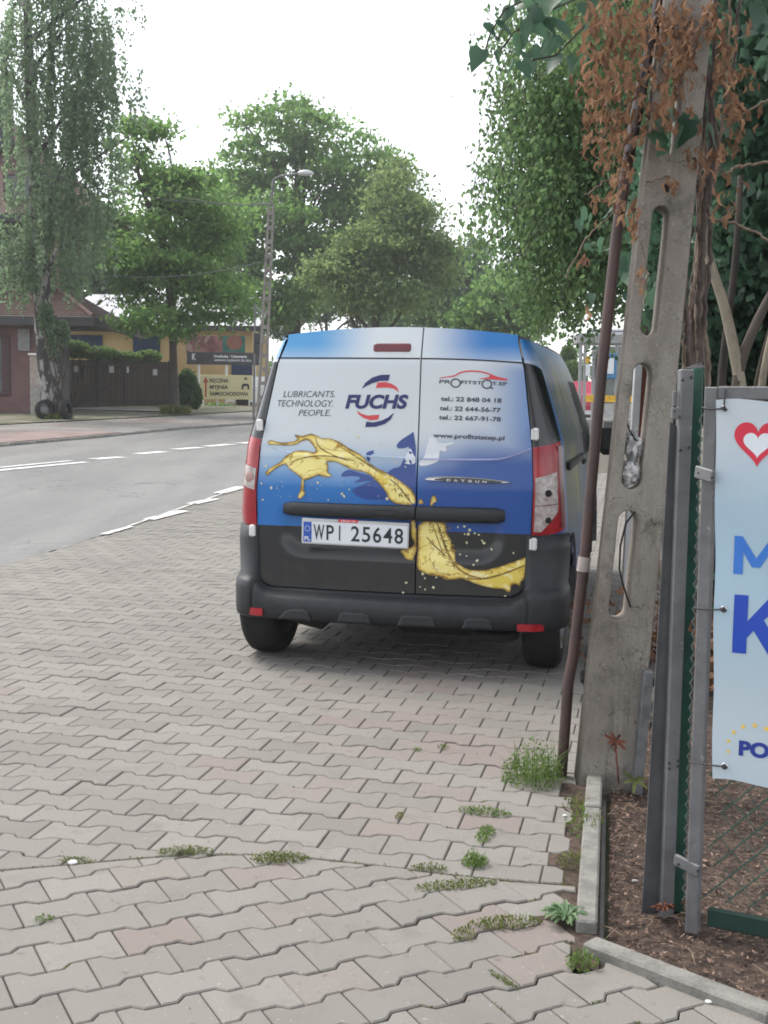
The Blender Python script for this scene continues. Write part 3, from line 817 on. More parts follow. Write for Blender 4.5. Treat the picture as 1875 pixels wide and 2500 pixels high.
# --- body shell: corners, sides, nose, with wheel arches cut out
ZB = [.30, .36, .42, .5, .58, .66, .74, .84, .95, 1.05, 1.12, 1.2, 1.28, 1.36, 1.44, 1.52, 1.58, 1.64, 1.70]
AXLES = (.36, 3.17)
def yfront(z):
    if z < .9: return 4.26 - .25 * max(0, .5 - z)
    if z < 1.06: return 4.26 - (z - .9) / .16 * .62
    return 3.64 - (z - 1.06) / .64 * .78
def path(z):
    w = tab(WZ, z); yf = yfront(z)
    P = [corner(1, s, z) for s in (0, .15, .3, .45, .6, .75, .9, 1)]
    y0 = P[-1][1]
    for k in range(1, 31):
        y = y0 + (yf - .45 - y0) * k / 30
        P.append((w + .012 * sin(pi * min(1, max(0, (y - .3) / 3.2))), y, z))
    for a in (.25, .5, .75, 1):
        an = a * pi / 2; P.append((w - .30 * (1 - cos(an)), yf - .45 + .40 * sin(an), z))
    P.append((0, yf, z))
    left = [(-p[0], p[1], p[2]) for p in P[:-1]]
    left[:8] = [corner(-1, s, z) for s in (0, .15, .3, .45, .6, .75, .9, 1)]
    return P + list(reversed(left))
rows_ = [path(z) for z in ZB]; NP = len(rows_[0])
m = MB(); vs = [p for r in rows_ for p in r]; n0 = len(m.v); m.v += vs
for i in range(len(ZB) - 1):
    for j in range(NP - 1):
        q = (i * NP + j, i * NP + j + 1, (i + 1) * NP + j + 1, (i + 1) * NP + j)
        cx = sum(vs[k][0] for k in q) / 4; cy = sum(vs[k][1] for k in q) / 4; cz = sum(vs[k][2] for k in q) / 4
        if abs(cx) > .7 and any((cy - a) ** 2 + (cz - .32) ** 2 < .36 ** 2 for a in AXLES): continue
        mi = 1
        if cy < .30: mi = 0
        elif cz < .42: mi = 2
        elif (cy > 3.0 and 1.06 < cz < 1.62 and abs(cx) < .72 and cy > yfront(cz) - .1) or (1.9 < cy < 2.95 and 1.08 < cz < 1.55): mi = 3
        m.f.append(q); m.m.append(mi); m.s.append(True)
M_vglass = mat('side_glass', (.012, .015, .017), .5, spec=.15)
body = m.build('body', [M_wrap, M_side, M_plast, M_vglass], van)
# roof with two long ribs
def zroof(x, y):
    z = ztop(x) - max(0, abs(x) - .6) * .25
    rib = .022 * sm(.24, .28, abs(x)) * sm(.54, .50, abs(x)) * sm(.35, .55, y) * sm(2.75, 2.5, y)
    return z + rib - .05 * sm(2.3, 2.95, y) + .012 * sm(.3, 1.4, y)
RXS = [-.642, -.62, -.6, -.57, -.54, -.52, -.50, -.4, -.28, -.26, -.24, -.12, 0, .12, .24, .26, .28, .4, .50, .52, .54, .57, .6, .62, .642]
RYS = [0, .02, .05, .1, .2, .25, .35, .45, .55, .8, 1.2, 1.6, 2.0, 2.4, 2.6, 2.75, 2.86]
def PR(i, j):
    x = RXS[i]; y = Ysurf(x, ztop(x)) + .004 + RYS[j]
    return (x, y, zroof(x, RYS[j]))
M_roof = mat('white_roof', (.70, .73, .77), .25, (.78, .80, .82), 2, coat=.5)
m = MB(); m.grid(PR, len(RXS) - 1, len(RYS) - 1); m.build('roof', M_roof, van)
# dark shut-line backing behind the doors, and the floor
m = MB()
m.grid(lambda i, j: (-.80 + 1.57 * j / 20 if True else 0, Ysurf(-.80 + 1.57 * j / 20, .30 + 1.38 * i / 20) + .032 + .02 * (abs(-.80 + 1.57 * j / 20) > .6), .30 + 1.38 * i / 20), 20, 20)
backing = m
m2 = MB()
m2.grid(lambda i, j: ((-1 + 2 * j / 20) * (tab(WZ, .30 + 1.38 * i / 20) - .12), Ysurf((-1 + 2 * j / 20) * (tab(WZ, .30 + 1.38 * i / 20) - .12), .30 + 1.38 * i / 20) + .033, .30 + 1.38 * i / 20), 20, 20)
m2.build('door_frame', M_rubber, van)
m = MB(); m.box((0, 2.1, .31), (1.26, 3.80, .22), None, .03); m.box((.08, .78, .25), (1.14, .36, .16), None, .04); m.box((0, 1.78, .29), (1.70, 1.95, .20), None, .03); m.box((0, 3.95, .29), (1.5, .5, .20), None, .03); m.box((0, .62, .27), (1.2, .10, .10), None, .03); m.box((-.42, .33, .235), (.10, .34, .09), None, .02)  # low boxes added to block light and deepen the shade under the van
m.tube([(.40, .10, .22), (.45, .05, .20), (.56, .04, .195), (.62, .08, .205), (.62, .4, .24), (.55, 1.2, .25)], .022, 8)
m.box((-.46, .12, .225), (.17, .10, .05), Matrix.Rotation(.2, 3, 'Y'), .01)
m.box((.30, .42, .235), (.62, .62, .11), None, .04); m.box((.36, 1.5, .22), (.55, 1.2, .12), None, .04)
for sx in (-1, 1):
    for a in AXLES: m.box((sx * .60, a + .06, .50), (.12, .56, .42), None, .05)
m.build('underbody', M_under, van)

# --- tail details
def on(x, z, off=.003): return (x, Yd(x, z) - off, z)
def flat_on(off): return lambda x, z: (x, Yd(x, z) - off, z)
def slab(pts, t0, t1, Yf=Yd, inset_k=.0):
    """thick shape standing on the tail: outline at depth t0, face at depth t1 (outwards)"""
    mb = MB(); n = len(pts)
    if area(pts) < 0: pts = list(reversed(pts))
    top = inset(pts, inset_k) if inset_k else pts
    base = [(p[0], Yf(*p) - t0, p[1]) for p in pts]; mid = [(p[0], Yf(*p) - (t0 + (t1 - t0) * .6), p[1]) for p in pts]
    face = [(p[0], Yf(*p) - t1, p[1]) for p in top]
    mb.add(base + mid + face, [(i, (i + 1) % n, n + (i + 1) % n, n + i) for i in range(n)] + [(n + i, n + (i + 1) % n, 2 * n + (i + 1) % n, 2 * n + i) for i in range(n)])
    tris = geometry.tessellate_polygon([[Vector((p[0], p[1], 0)) for p in top]])
    mb.add(face, [tuple(t) for t in tris])
    return mb
m = MB(); strip(m, [(-.642 + i * (.757 / 24), 1.597) for i in range(25)], .007, flat_on(.0012)); m.build('panel_seam', M_rubber, d_left)
m = MB(); strip(m, [(.124 + i * (.512 / 16), 1.597 - .018 * (i / 16) ** 2) for i in range(17)], .007, flat_on(.0012)); m.build('panel_seam', M_rubber, d_right)
rr = lambda x0, x1, z0, z1, r, k=5: [(cx + r * cos(a0 + i * pi / 2 / k), cz + r * sin(a0 + i * pi / 2 / k)) for cx, cz, a0 in ((x1 - r, z0 + r, -pi / 2), (x1 - r, z1 - r, 0), (x0 + r, z1 - r, pi / 2), (x0 + r, z0 + r, pi)) for i in range(k + 1)]
br = slab(rr(-.131, .064, 1.631, 1.674, .013), -.004, .006, Yd, .004).build('brake_light', M_dkred, d_left)
# handle moulding, one length on each door
def handle(x0, x1, z0, z1, par, open_side):
    m = MB(); n = 14; k = 9
    def P(i, j):
        x = x0 + (x1 - x0) * i / n
        e = 1.0
        if open_side == 'L': e = sm(x0, x0 + .045, x)
        if open_side == 'R': e = sm(x1, x1 - .045, x)
        a = pi * j / k; zc, h = (z0 + z1) / 2, (z1 - z0) / 2 * (.72 + .28 * e)
        return (x, Ysurf(x, zc) + .006 - (.010 + .030 * e) * sin(a) ** .6, zc - cos(a) * h)
    m.grid(P, n, k, flip=True)
    m.add([P(0, j) for j in range(k + 1)], [tuple(range(k + 1))]); m.add([P(n, j) for j in range(k + 1)], [tuple(reversed(range(k + 1)))])
    return m.build('handle_moulding', M_plast, par)
hL = handle(-.588, SEAM_L, .784, .858, d_left, 'L'); hR = handle(SEAM_R, .565, .778, .858, d_right, 'R')
m = MB(); strip(m, rr(-.10, .035, .795, .832, .014), .004, lambda x, z: (x, Ysurf(x, z) - .0345, z), True); m.build('pull_handle', M_gloss, hL)
m = MB(); disc2d(m, (.075, .818), .014, lambda x, z: (x, Ysurf(x, z) - .036, z), 16); m.build('lock', M_gloss, hL)
# hinges
for i, (x, z) in enumerate(T_hinges):
    m = MB(); sgx = -1 if x < 0 else 1
    cx, cz = x + (.006 if x > 0 else -.004), z
    yy = Ysurf(x, z) - .012
    m.box((cx, yy, cz), (.030, .026, .062), None, .007); m.tube([(cx - sgx * .014, yy - .012, cz - .026), (cx - sgx * .014, yy - .012, cz + .026)], .008, 8)
    m.build('hinge', M_white, d_left if x < 0 else d_right)
# maker's emblem bar
eb = slab(chaikin(T_emblem), .0, .014, Yd, .003).build('emblem_bar', M_chrome, d_right)
m = MB(); poly_fill(m, chaikin(T_emb_in), flat_on(.0152)); m.build('emblem_inset', M_gloss, eb)
m = MB(); v0 = T_emb_t
for i, ch in enumerate('DATSUN'):
    xx = v0[0][0] + (v0[1][0] - v0[0][0]) * (i + .15) / 6; z_ = v0[0][1] + (v0[1][1] - v0[0][1]) * (i + .1) / 6
    text_box(m, ch, (xx, z_ - .0005), (xx + .019, z_ - .001), .0115, flat_on(.0162), .02)
m.build('emblem_lettering', M_white, eb)

# --- tail lamps
def lamp(sg):
    m = MB()
    zt = lambda s: 1.160 + .045 * s if sg > 0 else 1.176 + .032 * s
    zb = lambda s: .724 + .045 * s * s
    S1 = .70
    def P(i, j, off=.012, s0=0, s1=S1, t0=0, t1=1):
        s = s0 + (s1 - s0) * j / 10; t = t0 + (t1 - t0) * i / 16
        e = min(i, 16 - i, 2) / 2 if off == .012 else 1
        return corner(sg, s, zb(s) + (zt(s) - zb(s)) * t, off * (.4 + .6 * min(1, e, ))) 
    m.grid(P, 16, 10, flip=sg < 0)
    ed = [P(i, 10) for i in range(17)]; m.add(ed + [corner(sg, S1, p[2], -.01) for p in ed], [(i, i + 1, 18 + i, 17 + i) for i in range(16)])
    ed = [P(i, 0) for i in range(17)]; m.add(ed + [corner(sg, 0, p[2], -.01) for p in ed], [(i + 1, i, 17 + i, 18 + i) for i in range(16)])
    o = m.build('tail_lamp', M_red, van)
    def patch(name, mt, f, off):
        """f(u, v) -> (s, z)"""
        q = MB(); q.grid(lambda i, j: corner(sg, *f(j / 8, i / 12), off), 12, 8, flip=sg < 0); q.build(name, mt, o)
    if sg > 0:
        patch('clear_lens', M_clear, lambda u, v: (.03 + u * .46 * (1 - .75 * max(0, .35 - v) / .35 * 1.0) + .0, .742 + v * (.268 + .03 * u)), .0155)
        patch('lens_rim', M_dkred, lambda u, v: (.56 + .14 * u, .76 + v * .41), .0135)
        for z_, r_ in ((.80, .016), (.935, .018)):
            q = MB(); c_ = corner(sg, .27, z_, .0175); q.lathe([(0, r_), (.003, r_ * .8), (.003, 0.0)], c_, (.35, -.94, 0), 14); q.build('bulb', M_under, o)
        q = MB(); q.grid(lambda i, j: corner(sg, .03 + .5 * j / 8, .868 + .004 * i / 2 + .012 * j / 8, .0165), 2, 8); q.build('lens_divider', M_dkred, o)
    else:
        patch('clear_lens', M_clear, lambda u, v: (.03 + .78 * u, .912 + .036 * u + v * (.112 + .0 * u)), .0155)
        q = MB(); q.lathe([(0, .028), (.004, .02), (.004, 0)], corner(sg, .2, .975, .0165), (-.35, -.94, 0), 14); q.build('bulb', mat('amber_bulb', (.36, .22, .20), .3), o)
    return o
tag(lamp(-1), 'tail lamp on the road side with one pale band'); tag(lamp(1), 'tail lamp beside the pole, mostly clear below')
# black pillar panels above the lamps
for sg in (-1, 1):
    m = MB()
    def P(i, j):
        s = .0 + .74 * j / 8; lo = 1.162 + .045 * s if sg > 0 else 1.178 + .032 * s
        hi = 1.578 - .05 * s ** 2
        return corner(sg, s, lo + (hi - lo) * i / 14, .004)
    m.grid(P, 14, 8, flip=sg < 0); m.build('pillar_panel', M_gloss, van)

# --- bumper
def bumper_half(sg):
    t = XL if sg < 0 else XR
    xd = tab(t, .5)
    H = [corner(sg, s, .5)[:2] + (1,) for s in (.9, .72, .58, .44, .3, .18, .08, .0)]
    for k in (.003, .01, .02, .035, .055, .075): H.append((sg * (xd - k), Ysurf(xd - k, .4), 0))
    for x in (.56, .5, .4, .3, .2, .1): H.append((sg * x, Ysurf(x, .4), 0))
    return H, xd
_hl, XDL = bumper_half(-1); _hr, XDR = bumper_half(1)
BP = _hl + [(0, 0, 0)] + list(reversed(_hr))
def PB(i, j):
    x, y, cf = BP[i]
    a, c = BP[max(0, i - 1)], BP[min(len(BP) - 1, i + 1)]
    d = Vector((c[0] - a[0], c[1] - a[1])).normalized(); nx, ny = d.y, -d.x
    xd = XDL if x < 0 else XDR
    if cf: zt = .722
    else:
        q = (abs(x) - (xd - .075)) / .075
        zt = .406 if q <= 0 else .406 + .075 * (1 - sqrt(max(0, 1 - q * q)))
    cz_ = sm(xd - .10, xd + .05, abs(x)); zl = .372 + .078 * cz_
    up = zt - zl; k = .10 + .90 * max(0, -ny) ** 1.3
    prof = [(-.03, .250), (.045 * k, .246), (.072 * k, .262), (.080 * k, .30), (.082 * k, zl - .045), (.076 * k, zl - .012), (.060 * k, zl), (.026 * k, zl + min(.022, up * .6)), (.014, zl + up * .72), (.009, zt), (-.03, zt)]
    o, z = prof[j]
    return (x + nx * o, y + ny * o, z)
m = MB(); m.grid(PB, len(BP) - 1, 10, flip=True); bump = m.build('bumper', M_plast, van)
Yb = lambda x, z: Ysurf(x, .4)
for sc_ in T_scoops:
    x0, x1 = sc_[0][0], sc_[3][0]
    pts = [(x0, .256), (x0 + .016, .302), (x0 + .035, .311), (x1 - .035, .311), (x1 - .012, .302), (x1, .256)] if sc_ is not T_scoops[0] else [(x0, .256), (x0 + .045, .300), (x0 + .08, .312), (x1 - .02, .312), (x1, .300), (x1 + .01, .256)]
    slab(pts, .074, .0865, Yb, .010).build('bumper_rib', M_plast, bump)
def refl(x0, x1, z0, z1):
    m = MB()
    def P(i, j, o=.0):
        x = x0 + (x1 - x0) * j / 8; t = i / 2
        a = abs(x); y = Ysurf(x, .4) if a < .72 else Ysurf(.72, .4) + 1.35 * (a - .72) ** 1.25
        return (x, y - .0865 + o, z0 + (z1 - z0) * t)
    m.grid(P, 2, 8); n = 9
    m.add([P(2, j) for j in range(9)] + [P(2, j, .02) for j in range(9)], [(j, j + 1, 10 + j, 9 + j) for j in range(8)])
    m.add([P(0, j) for j in range(9)] + [P(0, j, .02) for j in range(9)], [(j + 1, j, 9 + j, 10 + j) for j in range(8)])
    return m.build('reflector', M_red, bump)
refl(-.80, -.675, .264, .303); refl(.645, .775, .252, .288)

# --- number plate
pl = MB(); pl.box((-.1945, -.012, .7085), (.560, .010, .132), Matrix.Rotation(R(.9), 3, 'Y'), .004)
plate = pl.build('number_plate', mat('plate_frame', (.50, .50, .51), .4, (.60, .60, .61), 8), d_left)
ry = lambda x: -(x + .1945) * math.tan(R(.9))
pf = lambda off: (lambda x, z: (x, -.017 - off, z + ry(x)))
m = MB(); m.quad(*[pf(.0012)(x, z) for x, z in ((-.466, .651), (.078, .651), (.078, .759), (-.466, .759))]); m.build('plate_face', M_whitep, plate)
m = MB(); m.quad(*[pf(.002)(x, z) for x, z in ((-.464, .654), (-.421, .654), (-.421, .757), (-.464, .757))]); m.build('country_band', mat('plate_blue', (.02, .09, .42), .4), plate)
m = MB(); text_box(m, 'PL', (-.458, .662), (-.428, .662), .020, pf(.0028), .03)
for k in range(12): disc2d(m, (-.4425 + .013 * cos(k * pi / 6), .722 + .013 * sin(k * pi / 6)), .0025, pf(.0028), 5)
m.build('country_code', M_whitep, plate)
m = MB()
for ch, x0, x1 in (('W', -.410, -.353), ('P', -.342, -.303), ('I', -.276, -.269), ('2', -.213, -.168), ('5', -.155, -.112), ('6', -.098, -.055), ('4', -.044, .002), ('8', .013, .058)):
    text_box(m, ch, (x0, .669), (x1, .669), .076, pf(.0026), .012)
m.build('plate_characters', M_ink, plate)
m = MB(); poly_fill(m, [(-.285, .762), (-.18, .762), (-.174, .777), (-.277, .777)], pf(.0016)); m.build('dealer_badge', M_redp, plate)
m = MB(); text_box(m, 'OLO 10', (-.266, .7655), (-.192, .7655), .0075, pf(.0024), .02); m.build('dealer_lettering', M_whitep, plate)

# --- printed artwork (flat vinyl on the doors), and painted crease highlights
def art(name, polys, mt, par, off, k=1, edge=False):
    m = MB()
    for p in polys: poly_fill(m, chaikin(p, True, k) if k else p, flat_on(off), 0, .016 if edge else .045)
    o = m.build(name, mt, par)
    if edge:                # distance of each point of the print to its outline
        D = np.full(len(m.v), 9.0); X = np.array([(v[0], v[2]) for v in m.v])
        for p in polys:
            q = np.array(chaikin(p, True, k)); r = np.roll(q, -1, 0)
            for a, c in zip(q, r):
                d = c - a; t = np.clip(((X - a) @ d) / (d @ d + 1e-12), 0, 1); D = np.minimum(D, np.linalg.norm(X - a - t[:, None] * d, axis=1))
        at = o.data.attributes.new('edge', 'FLOAT', 'POINT'); at.data.foreach_set('value', D.astype(np.float32))
    return o
for p_ in (T_sil_a, T_sil_b, T_sil_c): art('blue_silhouette', [p_], M_royal, d_left, .0022)
art('white_silhouette', [T_white_b], M_whitep, d_left, .0028); art('white_silhouette', [T_white_a], M_whitep, d_right, .0022)
for p_ in (T_gold_a, T_gold_b): art('oil_splash', [p_], M_gold, d_left, .0034, 1, True)
for p_ in (T_gold_c, T_gold_d, T_gold_e): art('oil_splash', [p_], M_gold, d_right, .0034, 1, True)
rs = random.Random(5)
def rim(polys, par):
    m = MB()
    for p in polys:
        q = chaikin(p, True, 1); strip(m, q, [.0012 + .005 * rs.random() ** 3 for _ in q], flat_on(.0042), True)
    return m
ml = rim([T_gold_a, T_gold_b], d_left); mr = rim([T_gold_c, T_gold_d, T_gold_e], d_right)
# dark veins inside the oil stream
def vein(m, pts, w):
    q = chaikin(pts, False, 2); strip(m, q, [w * (.3 + .7 * sin(pi * (i + .5) / len(q))) for i in range(len(q))], flat_on(.0044))
vein(ml, [(-.02, .99), (.03, .955), (.065, .905), (.10, .865)], .008); vein(ml, [(-.30, 1.155), (-.2, 1.10), (-.12, 1.05), (-.04, 1.005)], .007)
vein(ml, [(-.42, 1.19), (-.40, 1.14), (-.34, 1.11), (-.24, 1.075)], .006); vein(ml, [(-.55, 1.06), (-.45, 1.095), (-.33, 1.10), (-.20, 1.075)], .006)
vein(mr, [(.22, .78), (.25, .70), (.27, .64), (.31, .57), (.38, .515), (.46, .50)], .012); vein(mr, [(.36, .50), (.46, .495), (.56, .525), (.675, .575)], .010)
vein(mr, [(.17, .70), (.21, .655), (.28, .60)], .007); vein(mr, [(.20, .76), (.24, .66), (.26, .60)], .006)
for _ in range(46):
    t = rs.random(); x = .245 + .06 * t + rs.uniform(-.035, .02); z = .775 - .21 * t
    a = rs.uniform(-1.2, .4); l = rs.uniform(.012, .03)
    vein(mr, [(x, z), (x + l * cos(a) * .5 + .004, z + l * sin(a) * .5), (x + l * cos(a), z + l * sin(a))], rs.uniform(.003, .006))
for _ in range(16):
    x = rs.uniform(.0, .09); z = .99 - (x * 1.15) + rs.uniform(-.05, .0)
    if z < .868: continue
    a = rs.uniform(-1.4, -.5); l = rs.uniform(.01, .025)
    vein(ml, [(x, z), (x + l * cos(a) * .5, z + l * sin(a) * .5 + .002), (x + l * cos(a), z + l * sin(a))], rs.uniform(.003, .006))
tag(ml.build('oil_outline', M_oilrim, d_left), kind='stuff'); tag(mr.build('oil_outline', M_oilrim, d_right), kind='stuff')
mA, mB_ = MB(), MB()
for x, z in T_drops6 + T_drops3:
    par_r = x > .12
    disc2d(mB_ if par_r else mA, (x, z), rs.uniform(.004, .0085), flat_on(.004), 9, 0, rs.uniform(.6, 1), rs.uniform(0, 3))
for _ in range(26):
    x, z = rs.uniform(-.66, -.05), rs.uniform(.86, .99); disc2d(mA, (x, z), rs.uniform(.0012, .003), flat_on(.004), 6)
M_drop = mat('drop_print', (.55, .52, .30), .4, (.82, .78, .55), 60)
tag(mA.build('drops', M_drop, d_left), kind='stuff'); tag(mB_.build('drops', M_drop, d_right), kind='stuff')
m = MB(); q = chaikin(T_crease_r, False, 2); strip(m, q, .0065, flat_on(.0036)); m.build('crease_highlight', mat('crease_highlight_paint', (.42, .42, .68), .35), d_right)  # painted strip standing in for light caught on the door's press crease
m = MB(); q = chaikin(T_crease_l, False, 2); strip(m, q, .006, flat_on(.0025)); m.build('crease_highlight', mat('pale_crease_highlight_paint', (.50, .62, .76), .35), d_left)  # paler painted highlight along the same crease on the left door
for p_, mt_ in ((T_arc_bt, M_print), (T_arc_bb, M_print), (T_arc_rt, M_redp), (T_arc_rb, M_redp)): art('logo_arc', [p_], mt_, d_left, .0024, 0)
def words_on(par, rows, mt, name):
    for s, t, bold, shear, cap in rows:
        m = MB(); text_box(m, s, t[0], t[1], cap or (t[2][1] - t[0][1]), flat_on(.0028), bold, shear)
        m.build(name, mt, par)
words_on(d_left, [('FUCHS', T_t_fuchs, .042, .22, None)], M_print, 'logo_lettering')
words_on(d_left, [('LUBRICANTS.', T_t_lub, -.004, .22, None), ('TECHNOLOGY.', T_t_tec, -.004, .22, None), ('PEOPLE.', T_t_peo, -.004, .22, None)], M_grey_p, 'slogan_lettering')
words_on(d_right, [('PR', T_t_pro, .02, .1, .0165), ('FITST', T_t_fit, .02, .0, .0165), ('T.EP', T_t_tep, .02, -.08, .0165),
    ('tel.: 22 848 04 18', T_t_1, .028, 0, .0215), ('tel.: 22 644-56-77', T_t_2, .028, 0, .0215), ('tel.: 22 667-91-78', T_t_3, .028, 0, .0215),
    ('www.profitstatep.pl', T_t_w, .026, 0, .0215)], M_grey_p, 'telephone_lettering')
for c_ in (T_wheels[0], T_wheels[2]):
    m = MB(); strip(m, [(c_[0] + .023 * cos(k * pi / 12), c_[1] + .0205 * sin(k * pi / 12)) for k in range(24)], .0065, flat_on(.0028), True)
    if c_ is T_wheels[2]: strip(m, [(.47, 1.458), (.487, 1.450)], .007, flat_on(.0028))
    m.build('logo_wheel', M_grey_p, d_right)
m = MB(); q = chaikin(T_car_line, False, 2); strip(m, q, [.003 + .004 * sin(pi * i / len(q)) for i in range(len(q))], flat_on(.0028)); poly_fill(m, T_car_fill, flat_on(.0028)); m.build('car_logo', M_redp, d_right)

# --- wheels
def wheel(x, y, sg):
    prof = [(-.095, .215), (-.098, .25), (-.094, .285), (-.075, .308), (-.05, .316), (.05, .316), (.075, .308), (.094, .285), (.098, .25), (.095, .215)]
    m = MB(); m.lathe(prof, (x, y, .316), (sg, 0, 0), 40)
    for k in (-.03, .03): m.lathe([(k - .004, .3165), (k, .309), (k + .004, .3165)], (x, y, .316), (sg, 0, 0), 40)
    o = MB(); o.lathe([(-.09, .215), (-.06, .19), (.03, .18), (.04, .06), (.05, .03), (.05, 0)], (x, y, .316), (sg, 0, 0), 24)
    o.lathe([(.095, .215), (.07, .20), (.035, .18)], (x, y, .316), (sg, 0, 0), 24)
    w = m.build('wheel', M_rubber, van); o.build('wheel_rim', M_steel, w)
for y in AXLES:
    for sg in (-1, 1): wheel(sg * .748, y, sg)
# --- right and left sides: sliding-door rails, mirrors, arch trims
for sg in (-1, 1):
    m = MB(); m.box((sg * .855, 1.02, 1.055), (.022, 1.25, .045), None, .008); m.build('door_rail', M_plast, van)
    m = MB(); m.box((sg * .868, 2.3, .62), (.03, 1.2, .10), None, .012); m.build('rub_strip', M_plast, van)
    m = MB(); m.box((sg * .99, 2.98, 1.13), (.20, .10, .24), None, .05); m.tube([(sg * .80, 3.02, 1.06), (sg * .95, 3.0, 1.08)], .03, 8); m.build('door_mirror', M_plast, van)
    for a in AXLES:
        m = MB(); a0, a1 = (.0, .62) if a < 1 else (.0, 1.0); m.grid(lambda i, j: (sg * (.872 + (.012 if j else -.02)), a + cos(pi * (a0 + (a1 - a0) * i / 16)) * (.34 + .055 * j), max(.27, .32 + sin(pi * (a0 + (a1 - a0) * i / 16)) * (.34 + .055 * j))), 16, 1); m.build('arch_trim', M_plast, van)
    m = MB(); m.box((sg * .86, 1.78, 1.02), (.03, .16, .035), None, .01); m.build('door_handle', M_plast, van)
m = MB(); m.box((0, 4.28, .45), (1.5, .12, .34), None, .05); m.build('front_bumper', M_plast, van)
for sg in (-1, 1):
    m = MB(); m.box((sg * .62, 4.2, .80), (.34, .14, .18), None, .05); m.build('headlight', M_clear, van)
# ================================================================== concrete pole and what hangs on it
M_pole = mat('pole_concrete', (.215, .19, .165), .92, (.33, .30, .265), 5, bump=.5, bscale=70, stretch=(1, 1, .45), wear=((.10, .088, .075), 6, .50, .74))
def _pole_cracks():
    nt = M_pole.node_tree; b = [n for n in nt.nodes if n.type == 'BSDF_PRINCIPLED'][0]; col = b.inputs['Base Color'].links[0].from_socket
    w = nmath(nt, 'ABSOLUTE', nmath(nt, 'SUBTRACT', nnoise(nt, 2.6, 4, .55, 'Object', (1, 1, 1.6), .6), .5))
    col = nmix(nt, nmap(nt, w, .0035, .0, 0, .75), col, (.05, .043, .036))
    col = nmix(nt, nmap(nt, nnoise(nt, 3.0, 6, .7, 'Object', (3, 3, .25)), .55, .72, 0, .6), col, (.095, .08, .066))
    col = nmix(nt, nmap(nt, nnoise(nt, 120, 2), .62, .70, 0, .6), col, (.10, .09, .08)); col = nmix(nt, nmap(nt, nnoise(nt, 90, 2), .63, .70, 0, .6), col, (.42, .40, .36))
    nt.links.new(col, b.inputs['Base Color'])
_pole_cracks()
def slot(zc0, zc1, hw, off=-.012, k=8):
    xc = lambda z: .817 + .0744 * z + off
    up = [(xc(zc1 - hw) + hw * cos(a), zc1 - hw + hw * sin(a)) for a in [pi * i / k for i in range(k + 1)]]
    dn = [(xc(zc0 + hw) - hw * cos(a), zc0 + hw - hw * sin(a)) for a in [pi * i / k for i in range(k + 1)]]
    return up + dn
def pole_mesh():
    cu = bpy.data.curves.new('pole', 'CURVE'); cu.dimensions = '2D'; cu.fill_mode = 'BOTH'; cu.extrude = .048; cu.bevel_depth = .006; cu.bevel_resolution = 1
    def sp(pts):
        q = cu.splines.new('POLY'); q.points.add(len(pts) - 1)
        for p, (x, z) in zip(q.points, pts): p.co = (x, z, 0, 1)
        q.use_cyclic_u = True
    Z = 6.4
    sp([(.712, -.2), (.922, -.2), (.922 + .0655 * Z, Z), (.712 + .0833 * Z, Z)])
    sp(slot(.60, 1.01, .041, -.014)); sp(slot(1.075, 1.535, .041, -.016)); sp(slot(1.62, 2.085, .036, -.012))
    sp([(.958, 2.118), (.990, 2.118), (.994, 2.165), (.962, 2.165)])
    for k in range(4): sp(slot(2.25 + .52 * k, 2.68 + .52 * k, .032 - .003 * k, -.01))
    ob = bpy.data.objects.new('pole', cu); COL.objects.link(ob)
    dg = bpy.context.evaluated_depsgraph_get(); dg.update()
    me = bpy.data.meshes.new_from_object(ob.evaluated_get(dg)); bpy.data.objects.remove(ob); bpy.data.curves.remove(cu)
    me.name = 'concrete_pole'
    for v in me.vertices:
        x, z, y = v.co; v.co = (x, 4.46 + y, z)
    me.materials.clear(); me.materials.append(M_pole); return me
pole = thing('concrete_pole', 'leaning grey concrete pole with long oval slots beside the van', 'pole', (.817, 4.46, 0))
me = pole_mesh()
for v in me.vertices: v.co -= Vector(pole.location)
me.update(); link('shaft', me, pole)
m = MB(); c = spot(1309, 1447, 4.385)
m.lathe([(0, .0215), (-.002, .0195), (-.002, .0185), (0, .0165)], c, (0, 1, 0), 18); m.build('cast_ring', M_pole, pole)
m = MB(); m.box((.945, 4.41, .20), (.034, .10, .46), Matrix.Rotation(R(3.5), 3, 'Y'), .004); m.build('steel_strap', mat('dull_steel', (.10, .105, .11), .6, (.17, .175, .18), 14), pole)

M_pipe = mat('brown_pipe_paint', (.055, .033, .031), .5, (.09, .05, .046), 5, bump=.2, bscale=120)
pp = [spot(x, y, 4.5) for x, y in ((1212, 1690), (1213, 1672), (1228, 1470), (1238, 1420), (1262, 1215), (1300, 800), (1333, 500), (1364, 300), (1387, 180))]
pipe = thing('brown_pipe', 'thin brown pipe running up the left side of the concrete pole', 'pipe', pp[1])
m = MB(); q = []
for a, c in zip(pp, pp[1:]): q += [a.lerp(c, k / 3) for k in range(3)]
q.append(pp[-1]); m.tube(q, .0205, 14); m.build('tube', M_pipe, pipe)
m = MB(); a, c = spot(1259, 1234, 4.5), spot(1263, 1203, 4.5); m.tube([a, c], .0235, 14); m.build('tape_band', mat('tape', (.30, .25, .23), .7, (.42, .36, .34), 20), pipe)
cab = [spot(x, y, 4.47) for x, y in ((1361, 330), (1378, 240), (1392, 160), (1412, 60), (1428, -40), (1450, -200))]
m = MB(); m.tube(cab, [.028, .03, .03, .027, .025, .02], 10, flat=.6)
o = m.build('cable_duct', mat('dark_duct', (.022, .018, .026), .6), None); tag(o, 'dark cable duct climbing the pole among dry leaves', 'cable duct')

